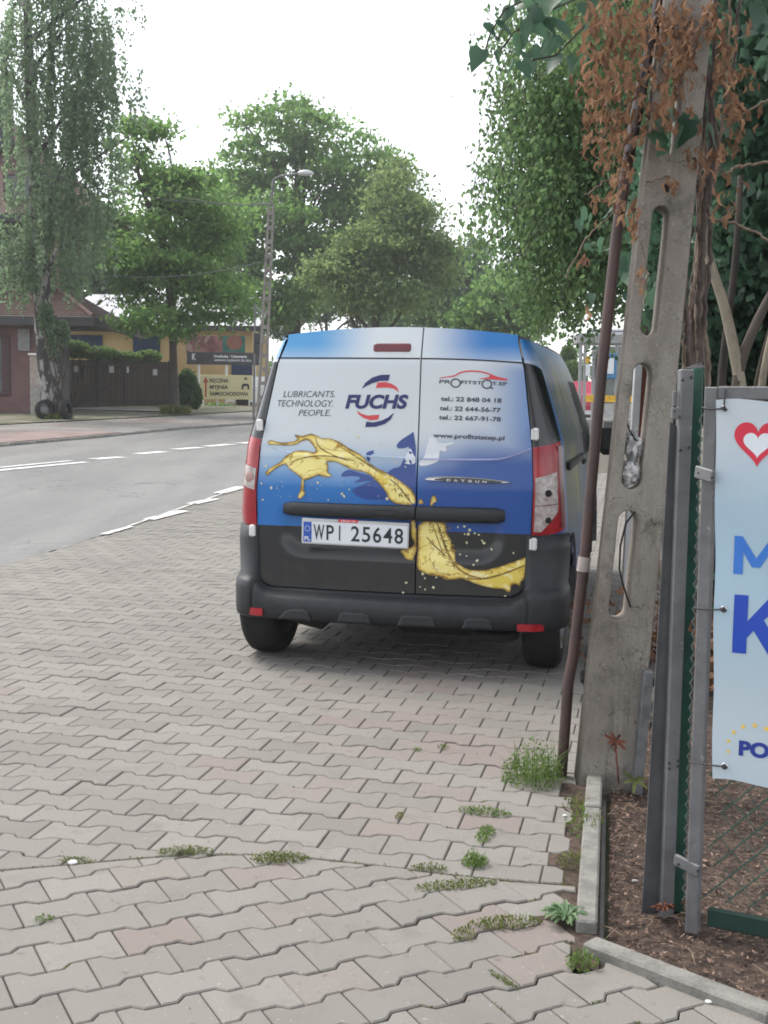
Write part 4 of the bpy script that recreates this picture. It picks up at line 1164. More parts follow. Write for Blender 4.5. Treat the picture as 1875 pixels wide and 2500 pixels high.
def lump(name, c, r, mt, amp=.35, seed=0, sub=3, parent=None):
    bm = bmesh.new(); bmesh.ops.create_icosphere(bm, subdivisions=sub, radius=1.0)
    from mathutils import noise
    for v in bm.verts:
        n = noise.noise(v.co * 2.2 + Vector((seed, 0, 0))) + .5 * noise.noise(v.co * 5 + Vector((0, seed, 0)))
        v.co = v.co * (1 + amp * n); v.co = Vector((v.co.x * r[0], v.co.y * r[1], v.co.z * r[2])) + Vector(c) - shift_for(parent)
    me = bpy.data.meshes.new(name); bm.to_mesh(me); bm.free(); me.materials.append(mt)
    return link(name, me, parent)
M_bag = mat('plastic_bag', (.42, .41, .41), .35, (.58, .57, .57), 24, coat=.3)
c = spot(1358, 1022, 4.45)
bag = thing('plastic_bag', 'crumpled pale plastic bag stuffed into the middle slot of the pole', 'bag', c)
lump('bag_body', c, (.036, .06, .042), M_bag, .45, 3.1, 4, bag); lump('bag_top', spot(1368, 965, 4.46), (.030, .05, .055), M_bag, .6, 7.7, 4, bag)
c = spot(1342, 1272, 5.6)
o = lump('rubbish_bag', (c.x - .01, 5.6, .14), (.15, .14, .17), mat('dark_bag', (.014, .014, .016), .75, (.024, .024, .027), 12, spec=.2), .4, 5, 4); tag(o, 'dark rubbish bag on the ground behind the pole slot', 'bag')
m = MB(); m.tube([spot(x, y, 4.40) for x, y in ((1372, 1105), (1352, 1130), (1340, 1180), (1338, 1230), (1348, 1270), (1362, 1312))], .0035, 6)
o = m.build('loose_cable', M_under, None); tag(o, 'thin black cable looping in the lowest slot of the pole', 'cable')
m = MB(); m.tube([spot(x, y, 4.42) for x, y in ((1352, 905), (1360, 930), (1372, 950), (1388, 958))], .003, 6)
o = m.build('short_wire', M_under, None); tag(o, 'short black wire above the pale plastic bag', 'wire')
a = spot(1374, 940, 9.0); tz = spot(1374, 785, 9.0).z
gpost = thing('marker_post', 'white post with red brown edge seen through the middle slot', 'post', (a.x, 9.0, 0))
m = MB(); m.box((a.x - .022, 9.0, tz / 2), (.055, .05, tz), Matrix.Rotation(R(1.5), 3, 'Y'), .004); m.build('white_face', M_white, gpost)
m = MB(); m.box((a.x + .026, 9.0, tz / 2), (.036, .05, tz - .01), Matrix.Rotation(R(1.5), 3, 'Y'), .004); m.build('red_edge', mat('red_brown_paint', (.16, .035, .025), .6), gpost)

# ================================================================== fence posts, gate leaf with banner
M_galv = mat('grey_fence_paint', (.125, .125, .132), .5, (.172, .172, .18), 9, bump=.2, bscale=260, wear=((.30, .30, .31), 34, .62, .7))
M_galvd = mat('dark_grey_fence_paint', (.058, .061, .067), .5, (.084, .087, .093), 9, wear=((.05, .04, .035), 8, .55, .7))
M_green = mat('green_fence_paint', (.012, .060, .042), .5, (.018, .10, .062), 9, wear=((.012, .03, .022), 6, .5, .7))
M_bolt = mat('bolt', (.035, .035, .04), .5)
fp = thing('fence_post', 'grey square steel post at the left end of the gate', 'post', (.79, 3.3, 0))
m = MB(); m.box((.7945, 3.3, .73), (.035, .04, 1.50), Matrix.Rotation(R(.15), 3, 'Y'), .003); m.build('shaft', M_galv, fp)
m = MB()
for z in (1.455, 1.27, .42, .405): 
    for dx in (-.011, .012): m.lathe([(0, .0042), (-.003, .0035), (-.003, 0)], (.7945 + dx, 3.28, z + dx * .3), (0, 1, 0), 10)
m.build('bolt_holes', M_bolt, fp)
bar = MB(); bar.add([(.728, 3.305, -.02), (.7765, 3.31, -.02), (.7785, 3.31, 1.33), (.760, 3.305, 1.34), (.728, 3.312, -.02), (.7765, 3.317, -.02), (.7785, 3.317, 1.33), (.760, 3.312, 1.34)], [(0, 1, 2, 3), (7, 6, 5, 4), (0, 3, 7, 4), (1, 5, 6, 2), (3, 2, 6, 7), (0, 4, 5, 1)])
tag(bar.build('flat_bar', M_galvd, None), 'dark grey flat bar standing left of the grey post', 'steel bar')
lt = thing('gate_latch', 'small bolted steel bracket near the top of the dark bar', 'latch', spot(1462, 893, 3.29))
m = MB(); c = spot(1461, 893, 3.285); m.box(c, (.026, .016, .030), None, .002); c2 = spot(1458, 861, 3.295); m.box(c2, (.012, .012, .042), None, .002); m.build('bracket', M_galv, lt)
for dx, dz in ((-.007, .006), (.007, -.008)): m = MB(); m.lathe([(0, .003), (-.003, .0025), (-.003, 0)], c + Vector((dx, -.008, dz)), (0, 1, 0), 8); m.build('bolt', M_bolt, lt)
gp = MB(); gp.box((.8335, 3.345, .73), (.036, .036, 1.51), None, .004)
o = thing('green_post', 'dark green square steel post behind the grey one', 'post', (.8335, 3.345, 0)); gp.build('shaft', M_green, o)
m = MB(); m.add([(.806, 3.33, 1.483), (.856, 3.33, 1.487), (.85, 3.365, 1.500), (.81, 3.365, 1.486)], [(0, 1, 2, 3)]); m.add([(.845, 3.34, 1.487), (.852, 3.345, 1.50), (.835, 3.35, 1.497)], [(0, 1, 2)]); m.build('cap', M_bolt, o)

GO = Vector((.86, 3.19, 0)); GU = Vector((cos(R(27)), -sin(R(27)), 0)); GN = Vector((-sin(R(27)), -cos(R(27)), 0))
def gp3(u, z, off=0.0): return GO + GU * u + GN * off + Vector((0, 0, z))
GR = Matrix.Rotation(R(-27), 3, 'Z')
gate = thing('gate', 'grey framed gate leaf with green wire mesh behind the election banner', 'gate', GO)
m = MB(); m.box(gp3(-.020, .705), (.034, .034, 1.456), GR, .003); m.build('frame_post', M_galv, gate)
m = MB(); m.box(gp3(.60, 1.418), (1.205, .034, .034), GR, .003); m.build('top_rail', M_galv, gate)
m = MB(); m.box(gp3(1.20, .705), (.034, .034, 1.39), GR, .003); m.build('frame_post', M_galv, gate)
m = MB(); m.box(gp3(.60, .03), (1.16, .02, .05), GR, .003); m.build('bottom_board', mat('dark_green_paint', (.006, .028, .021), .6, (.010, .040, .03), 9), gate)
M_wire = mat('green_wire', (.014, .075, .054), .45, (.022, .11, .078), 20)
k = 0
for i in range(-9, 24):
    for sgn in (1, -1):
        u0 = i * .062 if sgn > 0 else i * .062 + .03
        z0, z1 = .075, 1.40 if False else .46
        ua, ub = u0, u0 + (z1 - z0) * .95
        za, zb = z0, z1
        if sgn < 0: za, zb = z1, z0
        pts = [(ua + (ub - ua) * t / 8, za + (zb - za) * t / 8) for t in range(9)]
        pts = [p for p in pts if -.0 <= p[0] <= 1.18]
        if len(pts) < 2: continue
        m = MB(); m.tube([gp3(u, z, .004 * (1 if t % 2 else -1) + (.001 * sgn)) for t, (u, z) in enumerate(pts)], .0020 if sgn > 0 else .0011, 5); m.build('mesh_wire', M_wire, gate)
m = MB(); zz = [gp3(-.047 + (.006 if i % 2 else -.004), .06 + i * .0165, .0) for i in range(80)]; m.tube(zz, .0016, 5, caps=False); m.build('twisted_wire', M_galv, gate)
for (x0, y0, x1, y1, Y) in ((1503, 1018, 1541, 1030, 3.18), (1457, 1860, 1512, 1878, 3.20)):
    a, c = spot(x0, y0, Y + .03), spot(x1, y1, Y - .03); d = c - a
    m = MB(); m.box((a + c) / 2, (d.length, .012, .032), Matrix.Rotation(math.atan2(d.y, d.x), 3, 'Z') @ Matrix.Rotation(R(8), 3, 'Y'), .003)
    h = m.build('hinge_strap', M_galv, gate)
    for t in (.12, .88): m = MB(); m.lathe([(0, .004), (-.004, .0035), (-.004, 0)], a.lerp(c, t) + Vector((0, -.008, -.002)), (0, 1, 0), 8); m.build('bolt', M_bolt, h)

# --- banner tied to the gate
def banner_material():
    m, nt, b, out = _new('banner_print')
    x, y, z = xyz(nt)
    n = nmath(nt, 'MULTIPLY', nmath(nt, 'SUBTRACT', nnoise(nt, 3, 2), .5), .25)
    t = nmath(nt, 'ADD', z, n)
    col = nmix(nt, nmap(nt, t, .55, .95), (.49, .58, .645), (.39, .535, .645))
    col = nmix(nt, nmap(nt, t, 1.1, 1.35), col, (.53, .59, .645))
    nt.links.new(col, b.inputs['Base Color']); b.inputs['Roughness'].default_value = .5
    return m
ban = thing('banner', 'pale blue election banner with red heart and blue letters on the gate', 'banner', GO)
bl = lambda z: -.005 + .028 * (1.40 - z) + .0012 * sin(z * 21)
def bw(u, z): return .024 + .004 * sin(u * 9 + z * 4) + .0025 * sin(z * 17 + u * 5) + .0015 * math.exp(-((u - .02) / .03) ** 2) * sin(z * 11)
m = MB()
def PBn(i, j):
    z = .415 + .985 * i / 36; z += (.004 * sin(j * .9) if i in (0, 36) else 0)
    u = bl(z) + (1.13 - bl(z)) * (j / 40)
    return gp3(u, z, bw(u, z))
m.grid(PBn, 36, 40, flip=True); m.build('sheet', banner_material(), ban)
bo = lambda off: (lambda u, z: gp3(u, z, bw(u, z) + off))
M_bblue = mat('banner_blue', (.010, .055, .42), .45, (.012, .065, .47), 3); M_bmid = mat('banner_mid_blue', (.035, .17, .60), .45, (.045, .20, .64), 3)
M_bred = mat('banner_red', (.62, .02, .055), .45, (.66, .025, .06), 3); M_bnavy = mat('banner_navy', (.012, .035, .27), .45, (.014, .04, .29), 3)
M_star = mat('banner_yellow', (.85, .58, .08), .45, (.88, .62, .10), 3)
def heart(cu, top, bot, hw, k=24):
    pts = []
    for i in range(2 * k):
        t = 2 * pi * i / (2 * k)
        x = 16 * sin(t) ** 3; y = 13 * cos(t) - 5 * cos(2 * t) - 2 * cos(3 * t) - cos(4 * t)
        pts.append((cu + x / 16 * hw, bot + (y + 17) / 29 * (top - bot)))
    return pts
m = MB(); ho, hi = heart(.103, 1.345, 1.231, .059), heart(.103, 1.318, 1.254, .036)
n = len(ho); m.add([bo(.0016)(*p) for p in ho] + [bo(.0016)(*p) for p in hi], [(i, (i + 1) % n, n + (i + 1) % n, n + i) for i in range(n)]); m.build('heart', M_bred, ban)
m = MB(); poly_fill(m, hi, bo(.0015)); m.build('heart_centre', M_whitep, ban)
m = MB(); LM = lambda u, z: bo(.0016)(.054 + u * .112, .956 + z * .098); poly_fill(m, [(.0, 0), (.21, 0), (.21, .58), (.41, .2), (.59, .2), (.79, .58), (.79, 0), (1, 0), (1, 1), (.82, 1), (.5, .44), (.18, 1), (0, 1)], LM, 0, .3); m.build('headline_letter', M_bmid, ban)
m = MB(); LK = lambda u, z: bo(.0016)(.060 + u * .135, .752 + z * .151); poly_fill(m, [(0, 0), (.26, 0), (.26, .27), (.38, .41), (.68, 0), (1, 0), (.56, .6), (.97, 1), (.66, 1), (.26, .56), (.26, 1), (0, 1)], LK, 0, .3); m.build('headline_letter', M_bblue, ban)
m = MB(); text_box(m, 'PO', (.087, .488), (.163, .488), .037, bo(.0016), .05); m.build('party_lettering', M_bnavy, ban)
for k in range(7):
    a = R(195 - 26 * k); c = (.125 + .066 * cos(a), .508 + .060 * sin(a)); r = .0062 + .0007 * min(k, 4)
    m = MB(); poly_fill(m, [(c[0] + r * (1 if i % 2 else .42) * cos(pi / 2 + i * pi / 5 + pi / 5), c[1] + r * (1 if i % 2 else .42) * sin(pi / 2 + i * pi / 5 + pi / 5)) for i in range(10)], bo(.0016)); m.build('star', M_star, ban)
for (u, z, kind) in ((.016, 1.378, 1), (.034, .862, 0), (.053, .452, 0)):
    c = gp3(u, z, bw(u, z))
    m = MB(); m.lathe([(0, .0095), (.003, .0085), (.003, .005), (0, .0045)], c, GN, 16); m.build('eyelet', M_chrome, ban)
    m = MB(); m.tube([c + GN * .006, gp3(u - .03, z - .002, .03), gp3(-.04, z - .004 + (.006 if kind else 0), .022), gp3(-.045, z, -.02)], .0022, 6)
    if kind: m.tube([c + GN * .006, gp3(u + .001, 1.41, .026), gp3(u, 1.437, .01)], .0022, 6)
    m.tube([c + GN * .004 + Vector((-.004, 0, .002)), c + GN * .012, c + GN * .004 + Vector((.004, 0, -.002))], .005, 6); m.build('cable_tie', M_bolt, ban)

# ================================================================== mulch and litter in the bed
rg = np.random.default_rng(5)
def bed_pts(n, y0=2.3, y1=5.2):
    P = []
    while len(P) < n:
        y = rg.uniform(y0, y1); x0 = .60 + .183 * (y - 3.1) if y > 3.1 else .58 + (3.06 - y)
        x = x0 + rg.uniform(.0, .75) ** 1.2
        P.append((x, y, rg.uniform(-.028, -.012)))
    return np.array(P)
M_mulch = leaf_mat('bark_mulch', (.026, .016, .013), (.36, .245, .19), .05, .9)
P = bed_pts(15000)
_d = np.array([(right_lim(q_) + rg.uniform(-.07, .10), q_, rg.uniform(-.012, .002)) for q_ in rg.uniform(2.95, 4.6, 700)]); P = np.concatenate([P, _d]); V, Q = leaf_quads(P, rg.uniform(.005, .024, len(P)), 0, .35, rg)
V[:, 2] = np.clip(V[:, 2] * .45 - .009, -.032, .012)
o = np_mesh('bark_mulch', V, Q, M_mulch, None, rg.uniform(0, 1, len(P)) ** 1.7); tag(o, kind='stuff')
m = MB()
for x, y, z in bed_pts(110, 2.5, 4.6):
    a = rg.uniform(0, 2 * pi); l = rg.uniform(.015, .05); mid = Vector((x, y, -.008)); d = Vector((cos(a), sin(a), rg.uniform(-.1, .15))) * l
    m.tube([mid - d, mid + Vector((rg.normal() * .006, rg.normal() * .006, .006)), mid + d], [.0010, .0014, .0008], 4, caps=False)
tag(m.build('dry_twigs', mat('dry_twig', (.18, .125, .085), .9, (.32, .24, .17), 30), None), kind='stuff')
M_dry = leaf_mat('dry_leaf', (.105, .052, .032), (.33, .19, .11), .2, .8)

# ================================================================== plants in the joints and at the kerb
M_weed = leaf_mat('weed_green', (.03, .075, .015), (.16, .24, .06), .3)
M_weedy = leaf_mat('weed_olive', (.05, .075, .018), (.17, .195, .055), .3)
M_weedg = leaf_mat('weed_grey_green', (.07, .14, .06), (.21, .30, .165), .25)
M_redl = leaf_mat('red_leaf', (.06, .022, .014), (.17, .055, .028), .2)
M_stem = mat('weed_stem', (.10, .10, .035), .8)
def blades(c, rad, H, n, width, bend=.6, rng=rg, aniso=(1, 1, 0)):
    """n bent grass blades rooted near c: verts, quads (two per blade)"""
    a = rng.uniform(0, 2 * pi, n); r = rad * np.sqrt(rng.uniform(0, 1, n))
    bx, by = r * np.cos(a) * aniso[0], r * np.sin(a) * aniso[1]
    ca, sa = cos(aniso[2]), sin(aniso[2])
    B = np.stack([c[0] + bx * ca - by * sa, c[1] + bx * sa + by * ca, np.full(n, c[2])], 1)
    h = H * rng.uniform(.45, 1.1, n); th = rng.uniform(0, 2 * pi, n)
    D = np.stack([np.cos(th), np.sin(th), np.zeros(n)], 1); Wd = np.stack([-np.sin(th), np.cos(th), np.zeros(n)], 1)
    w = (width * rng.uniform(.6, 1.3, n))[:, None]
    bd = (bend * rng.uniform(.2, 1.4, n) * h)[:, None]; up = np.stack([np.zeros(n), np.zeros(n), h], 1)
    V = np.empty((n, 6, 3))
    V[:, 0] = B - Wd * w * .5; V[:, 1] = B + Wd * w * .5
    V[:, 2] = B + up * .6 + D * bd * .35 + Wd * w * .6; V[:, 3] = B + up * .6 + D * bd * .35 - Wd * w * .6
    V[:, 4] = B + up + D * bd + Wd * w * .1; V[:, 5] = B + up + D * bd - Wd * w * .1
    i = np.arange(n)[:, None] * 6
    Q = np.concatenate([i + np.array([[0, 1, 2, 3]]), i + np.array([[3, 2, 4, 5]])])
    return V.reshape(-1, 3), Q
def weed(name, label, c, rad, H, n, width=.004, mt=None, leaf=0.0, nleaf=0, mt2=None, aniso=(1, 1, 0), group='weeds growing between the paving blocks', bend=.7):
    root = thing(name, label, 'weed', c, group)
    n = int(n * .45); nleaf = int(nleaf * 1.6)
    V, Q = blades(c, rad, H * .85, n, width * .8, bend, rg, aniso)
    np_mesh('blades', V, Q, mt or M_weed, root, np.tile(rg.uniform(0, 1, n), 2))
    if nleaf:
        a = rg.uniform(0, 2 * pi, nleaf); r = rad * 1.25 * np.sqrt(rg.uniform(0, 1, nleaf))
        ca, sa = cos(aniso[2]), sin(aniso[2]); bx, by = r * np.cos(a) * aniso[0], r * np.sin(a) * aniso[1]
        C = np.stack([c[0] + bx * ca - by * sa, c[1] + bx * sa + by * ca, c[2] + .004 + H * rg.uniform(.02, 1.0, nleaf) ** 1.3 * (1.05 - .8 * (r / (rad * 1.25)))], 1)
        leaves('leaves', C, leaf, mt2 or mt or M_weed, root, None, -.2, .55, rg)
    return root
def at(vx, vy): return gspot(vx, vy)
weed('bushy_weed', 'big bushy green weed at the foot of the brown pipe', at(1152, 1688), .095, .19, 330, .0025, M_weed, .013, 520)
weed('grass_tuft', 'yellow green grass tuft between the dirt and the edging', at(1262, 1790), .05, .085, 80, .004, M_weedy, .015, 60, M_weed, (1, 1.6, -.2))
weed('grass_tuft', 'dry mixed tuft just below the concrete pole', at(1248, 1745), .045, .06, 60, .003, M_weedy, .012, 50)
weed('grass_tuft', 'low tuft against the lower half of the edging stone', at(1235, 1868), .04, .055, 60, .003, M_weedy, .012, 40)
weed('moss_strip', 'flat green weed strip right of the big seam, topmost', at(1048, 1757), .075, .025, 130, .0025, M_weed, .010, 140, None, (1, .45, -.25))
weed('moss_strip', 'narrow weed strip running down from the topmost flat one', at(1048, 1805), .04, .03, 80, .0025, M_weed, .010, 110, None, (.6, 1.5, -.3))
weed('small_weed', 'round bright green weed standing in a joint by itself', at(1026, 1868), .032, .055, 110, .003, M_weed, .011, 130)
weed('moss_strip', 'olive weed patch in the middle of the seam', at(605, 1858), .072, .03, 150, .0025, M_weedy, .010, 170, None, (1, .45, .05))
weed('moss_strip', 'olive weed patch on the seam left of the middle one', at(400, 1842), .07, .022, 110, .0025, M_weedy, .009, 120, None, (1, .4, .1))
weed('moss_strip', 'thin olive weeds along the far left of the seam', at(165, 1862), .05, .014, 60, .002, M_weedy, .008, 60, None, (1, .35, .1))
weed('moss_strip', 'small olive weed on the seam right of the middle one', at(928, 1878), .045, .022, 70, .0025, M_weedy, .009, 80, None, (1, .4, -.1))
weed('moss_strip', 'curving green weed line below the seam', at(985, 1915), .10, .02, 170, .0025, M_weedy, .009, 220, None, (1, .28, .22))
weed('moss_strip', 'dark olive weed row left of the pale rosette plant', at(1090, 1998), .085, .026, 150, .0025, M_weedy, .010, 190, None, (1, .35, .2))
weed('moss_strip', 'little green weed left end of the dark olive row', at(1000, 2022), .03, .02, 50, .0025, M_weedy, .010, 50)
weed('small_weed', 'small grassy weed in the dirt below the curb corner', at(1258, 2088), .035, .05, 90, .003, M_weed, .012, 60)
weed('moss_strip', 'tiny weed in a joint at the lower left', at(95, 1988), .022, .014, 30, .0025, M_weed, .008, 40)
weed('moss_strip', 'thin moss along the slanted joint near the bottom', at(1085, 2118), .045, .008, 40, .002, M_weedy, .008, 60, None, (1, .2, -1.0))
weed('moss_strip', 'moss beside the bottom right curb stone', at(1480, 2128), .07, .012, 60, .002, M_weedy, .009, 90, None, (1, .3, -.75))
weed('moss_strip', 'tiny weed in the joint below the flat strip', at(862, 1765), .015, .02, 25, .0025, M_weedy, .009, 25, None, (.5, 1.6, -.3))
weed('moss_strip', 'tiny weed in a joint left of the bushy one', at(958, 1617), .02, .02, 25, .0025, M_weed, .009, 25)
weed('moss_strip', 'second tiny weed further left of the bushy one', at(900, 1622), .016, .015, 20, .0025, M_weed, .009, 20)
# thin moss threads lying in random joints
JM = MB(); jm = []
for z, x, y, poly, whole in cand:
    if y < 5 and x > -1.2 and random.random() < .16 + (.25 if x > .05 else 0):
        i = random.randrange(len(poly)); a, c = poly[i], poly[(i + 1) % len(poly)]
        for k in range(16):
            t = random.random() ** 1.5; jm.append((a[0] + (c[0] - a[0]) * t, a[1] + (c[1] - a[1]) * t, -.006 + random.random() * .008))
o = leaves('joint_moss', np.array(jm), .0065, M_weedy, None, None, 0, .6, rg); tag(o, kind='stuff')
def rosette(name, label, c, n, L, w, mt, lift=.35, group=None, cat='weed', face=0.0):
    """leaves round a centre; face tips the whole fan towards the street"""
    root = thing(name, label, cat, c, group); Rf = Matrix.Rotation(face, 3, 'X')
    for k in range(n):
        a = 2 * pi * k * .382 + rg.uniform(-.3, .3); l = L * rg.uniform(.45, 1.1); lf = lift * rg.uniform(.3, 1.4)
        d = Vector((cos(a), sin(a), 0)); s = Vector((-sin(a), cos(a), 0)); c_ = Vector(c); r0 = L * .25 * rg.uniform(0, 1) if n > 14 else 0
        V = []
        for t, ww in ((.0, .15), (.2, .5), (.34, .95), (.44, .6), (.58, 1), (.7, .62), (.84, .75), (1, .05)):
            p = d * (r0 + l * t) + Vector((0, 0, .004 + l * lf * (t - .8 * t * t)))
            V += [c_ + Rf @ (p - s * w * ww * .5 + Vector((0, 0, .005 * ww))), c_ + Rf @ p, c_ + Rf @ (p + s * w * ww * .5 + Vector((0, 0, .005 * ww)))]
        q = []
        for i in range(7):
            for j in (0, 1): q.append((i * 3 + j, i * 3 + j + 1, i * 3 + j + 4, i * 3 + j + 3))
        np_mesh('leaf', np.array(V), np.array(q), mt, root, np.full(len(q), rg.uniform(0, 1)))
    return root
rosette('rosette_plant', 'pale grey green rosette plant against the curb corner', at(1225, 1992) + Vector((0, 0, .012)), 90, .062, .013, M_weedg, .75)
rosette('seedling', 'five fingered green seedling at the top end of the edging', at(1335, 1668) + Vector((0, 0, .05)), 8, .055, .015, M_weed, .5, face=.6)
rosette('creeper_shoot', 'brownish five fingered creeper shoot against the pole', spot(1330, 1602, 4.33), 8, .044, .015, M_redl, .2, face=.9)
rosette('creeper_shoot', 'olive creeper leaves low beside the steel strap', spot(1370, 1690, 4.3), 8, .05, .016, M_weedy, .5, face=.7)
rosette('creeper_shoot', 'red creeper leaves at the bottom of the grey post', at(1432, 1985) + Vector((0, 0, .02)), 20, .028, .009, M_redl, 1.6)
rosette('creeper_shoot', 'small red creeper at the bottom of the gate frame', at(1490, 1985) + Vector((0, 0, .02)), 14, .025, .008, M_redl, 1.6)
m = MB(); m.tube([at(1335, 1690) + Vector((0, -.02, 0)), spot(1332, 1640, 4.33), spot(1330, 1602, 4.33)], .003, 5); tag(m.build('creeper_shoot', mat('red_stem', (.20, .05, .04), .7), None), 'bare thin reddish creeper shoot rising in front of the pole', 'plant')
# litter
for i, (vx, vy, r, lab) in enumerate(((157, 1866, .016, 'flat white pebble on the seam at far left'), (1532, 2166, .010, 'round white pebble beside the bottom curb stone'), (1220, 1763, .008, 'bit of white litter by the dirt strip'), (1372, 1905, .010, 'pale stone lying on the mulch'))):
    c = at(vx, vy); o = lump('pebble', (c.x, c.y, c.z + r * .3), (r, r * .7, r * .45), M_white if i != 3 else M_conc, .25, i, 2); tag(o, lab, 'pebble', 'pale pebbles and litter')

jm = []
for k in range(1500):
    x = random.uniform(-1.5, .6); y = bnd(x)[0] + random.gauss(0, .006); jm.append((x, y, -.004 + random.random() * .006))
o = leaves('seam_moss', np.array(jm[:900]), .007, M_weedy, None, None, 0, .6, rg); tag(o, kind='stuff')
P = np.array([(random.uniform(-1.6, .75), random.uniform(2.0, 6.0), .002) for _ in range(420)]); V, Q = leaf_quads(P, rg.uniform(.003, .010, len(P)), 0, .5, rg); V[:, 2] = np.abs(V[:, 2] - .002) * .3 + .001
o = np_mesh('crumbs', V, Q, M_mulch, None, rg.uniform(0, 1, len(P))); tag(o, kind='stuff')
# ================================================================== trees
M_bark = mat('dark_bark', (.035, .03, .025), .95, (.085, .07, .058), 6, bump=.8, bscale=14, stretch=(1, 1, .25))
M_barkb = mat('birch_bark', (.035, .034, .032), .9, (.30, .29, .28), 5, bump=.5, bscale=18, stretch=(1, 1, .45), lo=.48, hi=.56)
M_barkl = mat('pale_bark', (.15, .125, .095), .9, (.30, .26, .20), 7, bump=.4, bscale=40, stretch=(1, 1, .4), wear=((.06, .05, .04), 16, .62, .68))
L_mid = leaf_mat('leaf_mid_green', (.042, .105, .030), (.16, .27, .08), .6)
L_bright = leaf_mat('leaf_fresh_green', (.04, .10, .028), (.16, .25, .075), .45)
L_deep = leaf_mat('leaf_deep_green', (.028, .075, .030), (.095, .175, .062), .55)
L_linden = leaf_mat('leaf_linden', (.045, .10, .034), (.185, .25, .095), .58)
L_birch = leaf_mat('leaf_birch', (.055, .105, .058), (.19, .265, .155), .62)
L_hang = leaf_mat('leaf_hanging_birch', (.026, .075, .042), (.165, .25, .105), .55)
L_lilac = leaf_mat('leaf_lilac', (.020, .062, .038), (.08, .15, .09), .4, .4)
tr = np.random.default_rng(21)
def bend(a, c, k, amt, rng=tr):
    a, c = Vector(a), Vector(c); L = (c - a).length
    o1 = Vector(rng.normal(size=3)) * amt * L; o2 = Vector(rng.normal(size=3)) * amt * L
    return [a.lerp(c, t) + (o1 * t * (1 - t) * 2 + o2 * t * t * (1 - t) * 3) for t in [i / k for i in range(k + 1)]]
def tree(name, label, base, trunk_top, r0, lobes, n_clump, n_leaf, size, mt, bark=M_bark, cat='tree', group=None, clump=.55, down=.25, fork=.35, droop=0.0, aspect=.55, limbs=True, trunk_pts=None):
    """tapered trunk, limbs into every lobe, leaf clumps spread through the lobes"""
    root = thing(name, label, cat, base, group)
    base, top = Vector(base), Vector(trunk_top)
    m = MB(); tp = [Vector(p) for p in trunk_pts] if trunk_pts else bend(base, top, 8, .03)
    n = len(tp); m.tube([tp[0] - Vector((0, 0, .3))] + tp, [r0 * 1.35] + [r0 * (1.18 if i == 0 else 1) * (1 - .72 * i / (n - 1)) for i in range(n)], 10)
    vol = [l[3] * l[4] * l[5] for l in lobes]; tot = sum(v ** .8 for v in vol)
    C = []
    for l, v in zip(lobes, vol):
        c = Vector(l[:3])
        if limbs:
            t = fork + (1 - fork) * tr.uniform(0, .7); p0 = tp[min(n - 1, int(t * (n - 1)))]
            lp = bend(p0, c, 6, .12); m.tube(lp, [r0 * .42 * (1 - .75 * i / 6) for i in range(7)], 6)
            for _ in range(7):
                e = Vector(in_ellipsoid(1, l[:3], l[3:], tr, .4)[0]); s0 = lp[tr.integers(2, 7)]
                m.tube(bend(s0, e, 4, .15), [r0 * .14 * (1 - .7 * i / 4) for i in range(5)], 4, caps=False)
        k = max(3, int(n_clump * v ** .8 / tot))
        C.append(in_ellipsoid(k, l[:3], l[3:], tr, .42))
    m.build('trunk', bark, root)
    C = np.concatenate(C); per = max(1, n_leaf // len(C))
    cl = clump * tr.uniform(.55, 1.35, len(C))
    P = np.repeat(C, per, 0) + tr.normal(size=(len(C) * per, 3)) * np.repeat(cl, per)[:, None] * np.array([.60, .60, .26])
    tint = np.clip(np.repeat(tr.uniform(.0, .9, len(C)), per) + tr.normal(size=len(P)) * .15, 0, 1)
    if droop: P[:, 2] -= np.abs(tr.normal(size=len(P))) * droop
    o = leaves('crown', P, size, mt, root, tint, down, aspect, tr); tag(o, kind='stuff')
    return root
def lobe(vx, vy, Y, rx, ry, dy=None):
    p = spot(vx, vy, Y); a, c = px2m(rx, Y), px2m(ry, Y)
    return (p.x, p.y, p.z, a, dy or a, c)
def round3(P, k=2):
    for _ in range(k):
        Q = [P[0]]
        for a, c in zip(P, P[1:]): Q += [a.lerp(c, .25), a.lerp(c, .75)]
        P = Q + [P[-1]]
    return P
def ground_at(vx, Y): p = spot(vx, 860, Y); return Vector((p.x, Y, gz(Y)))

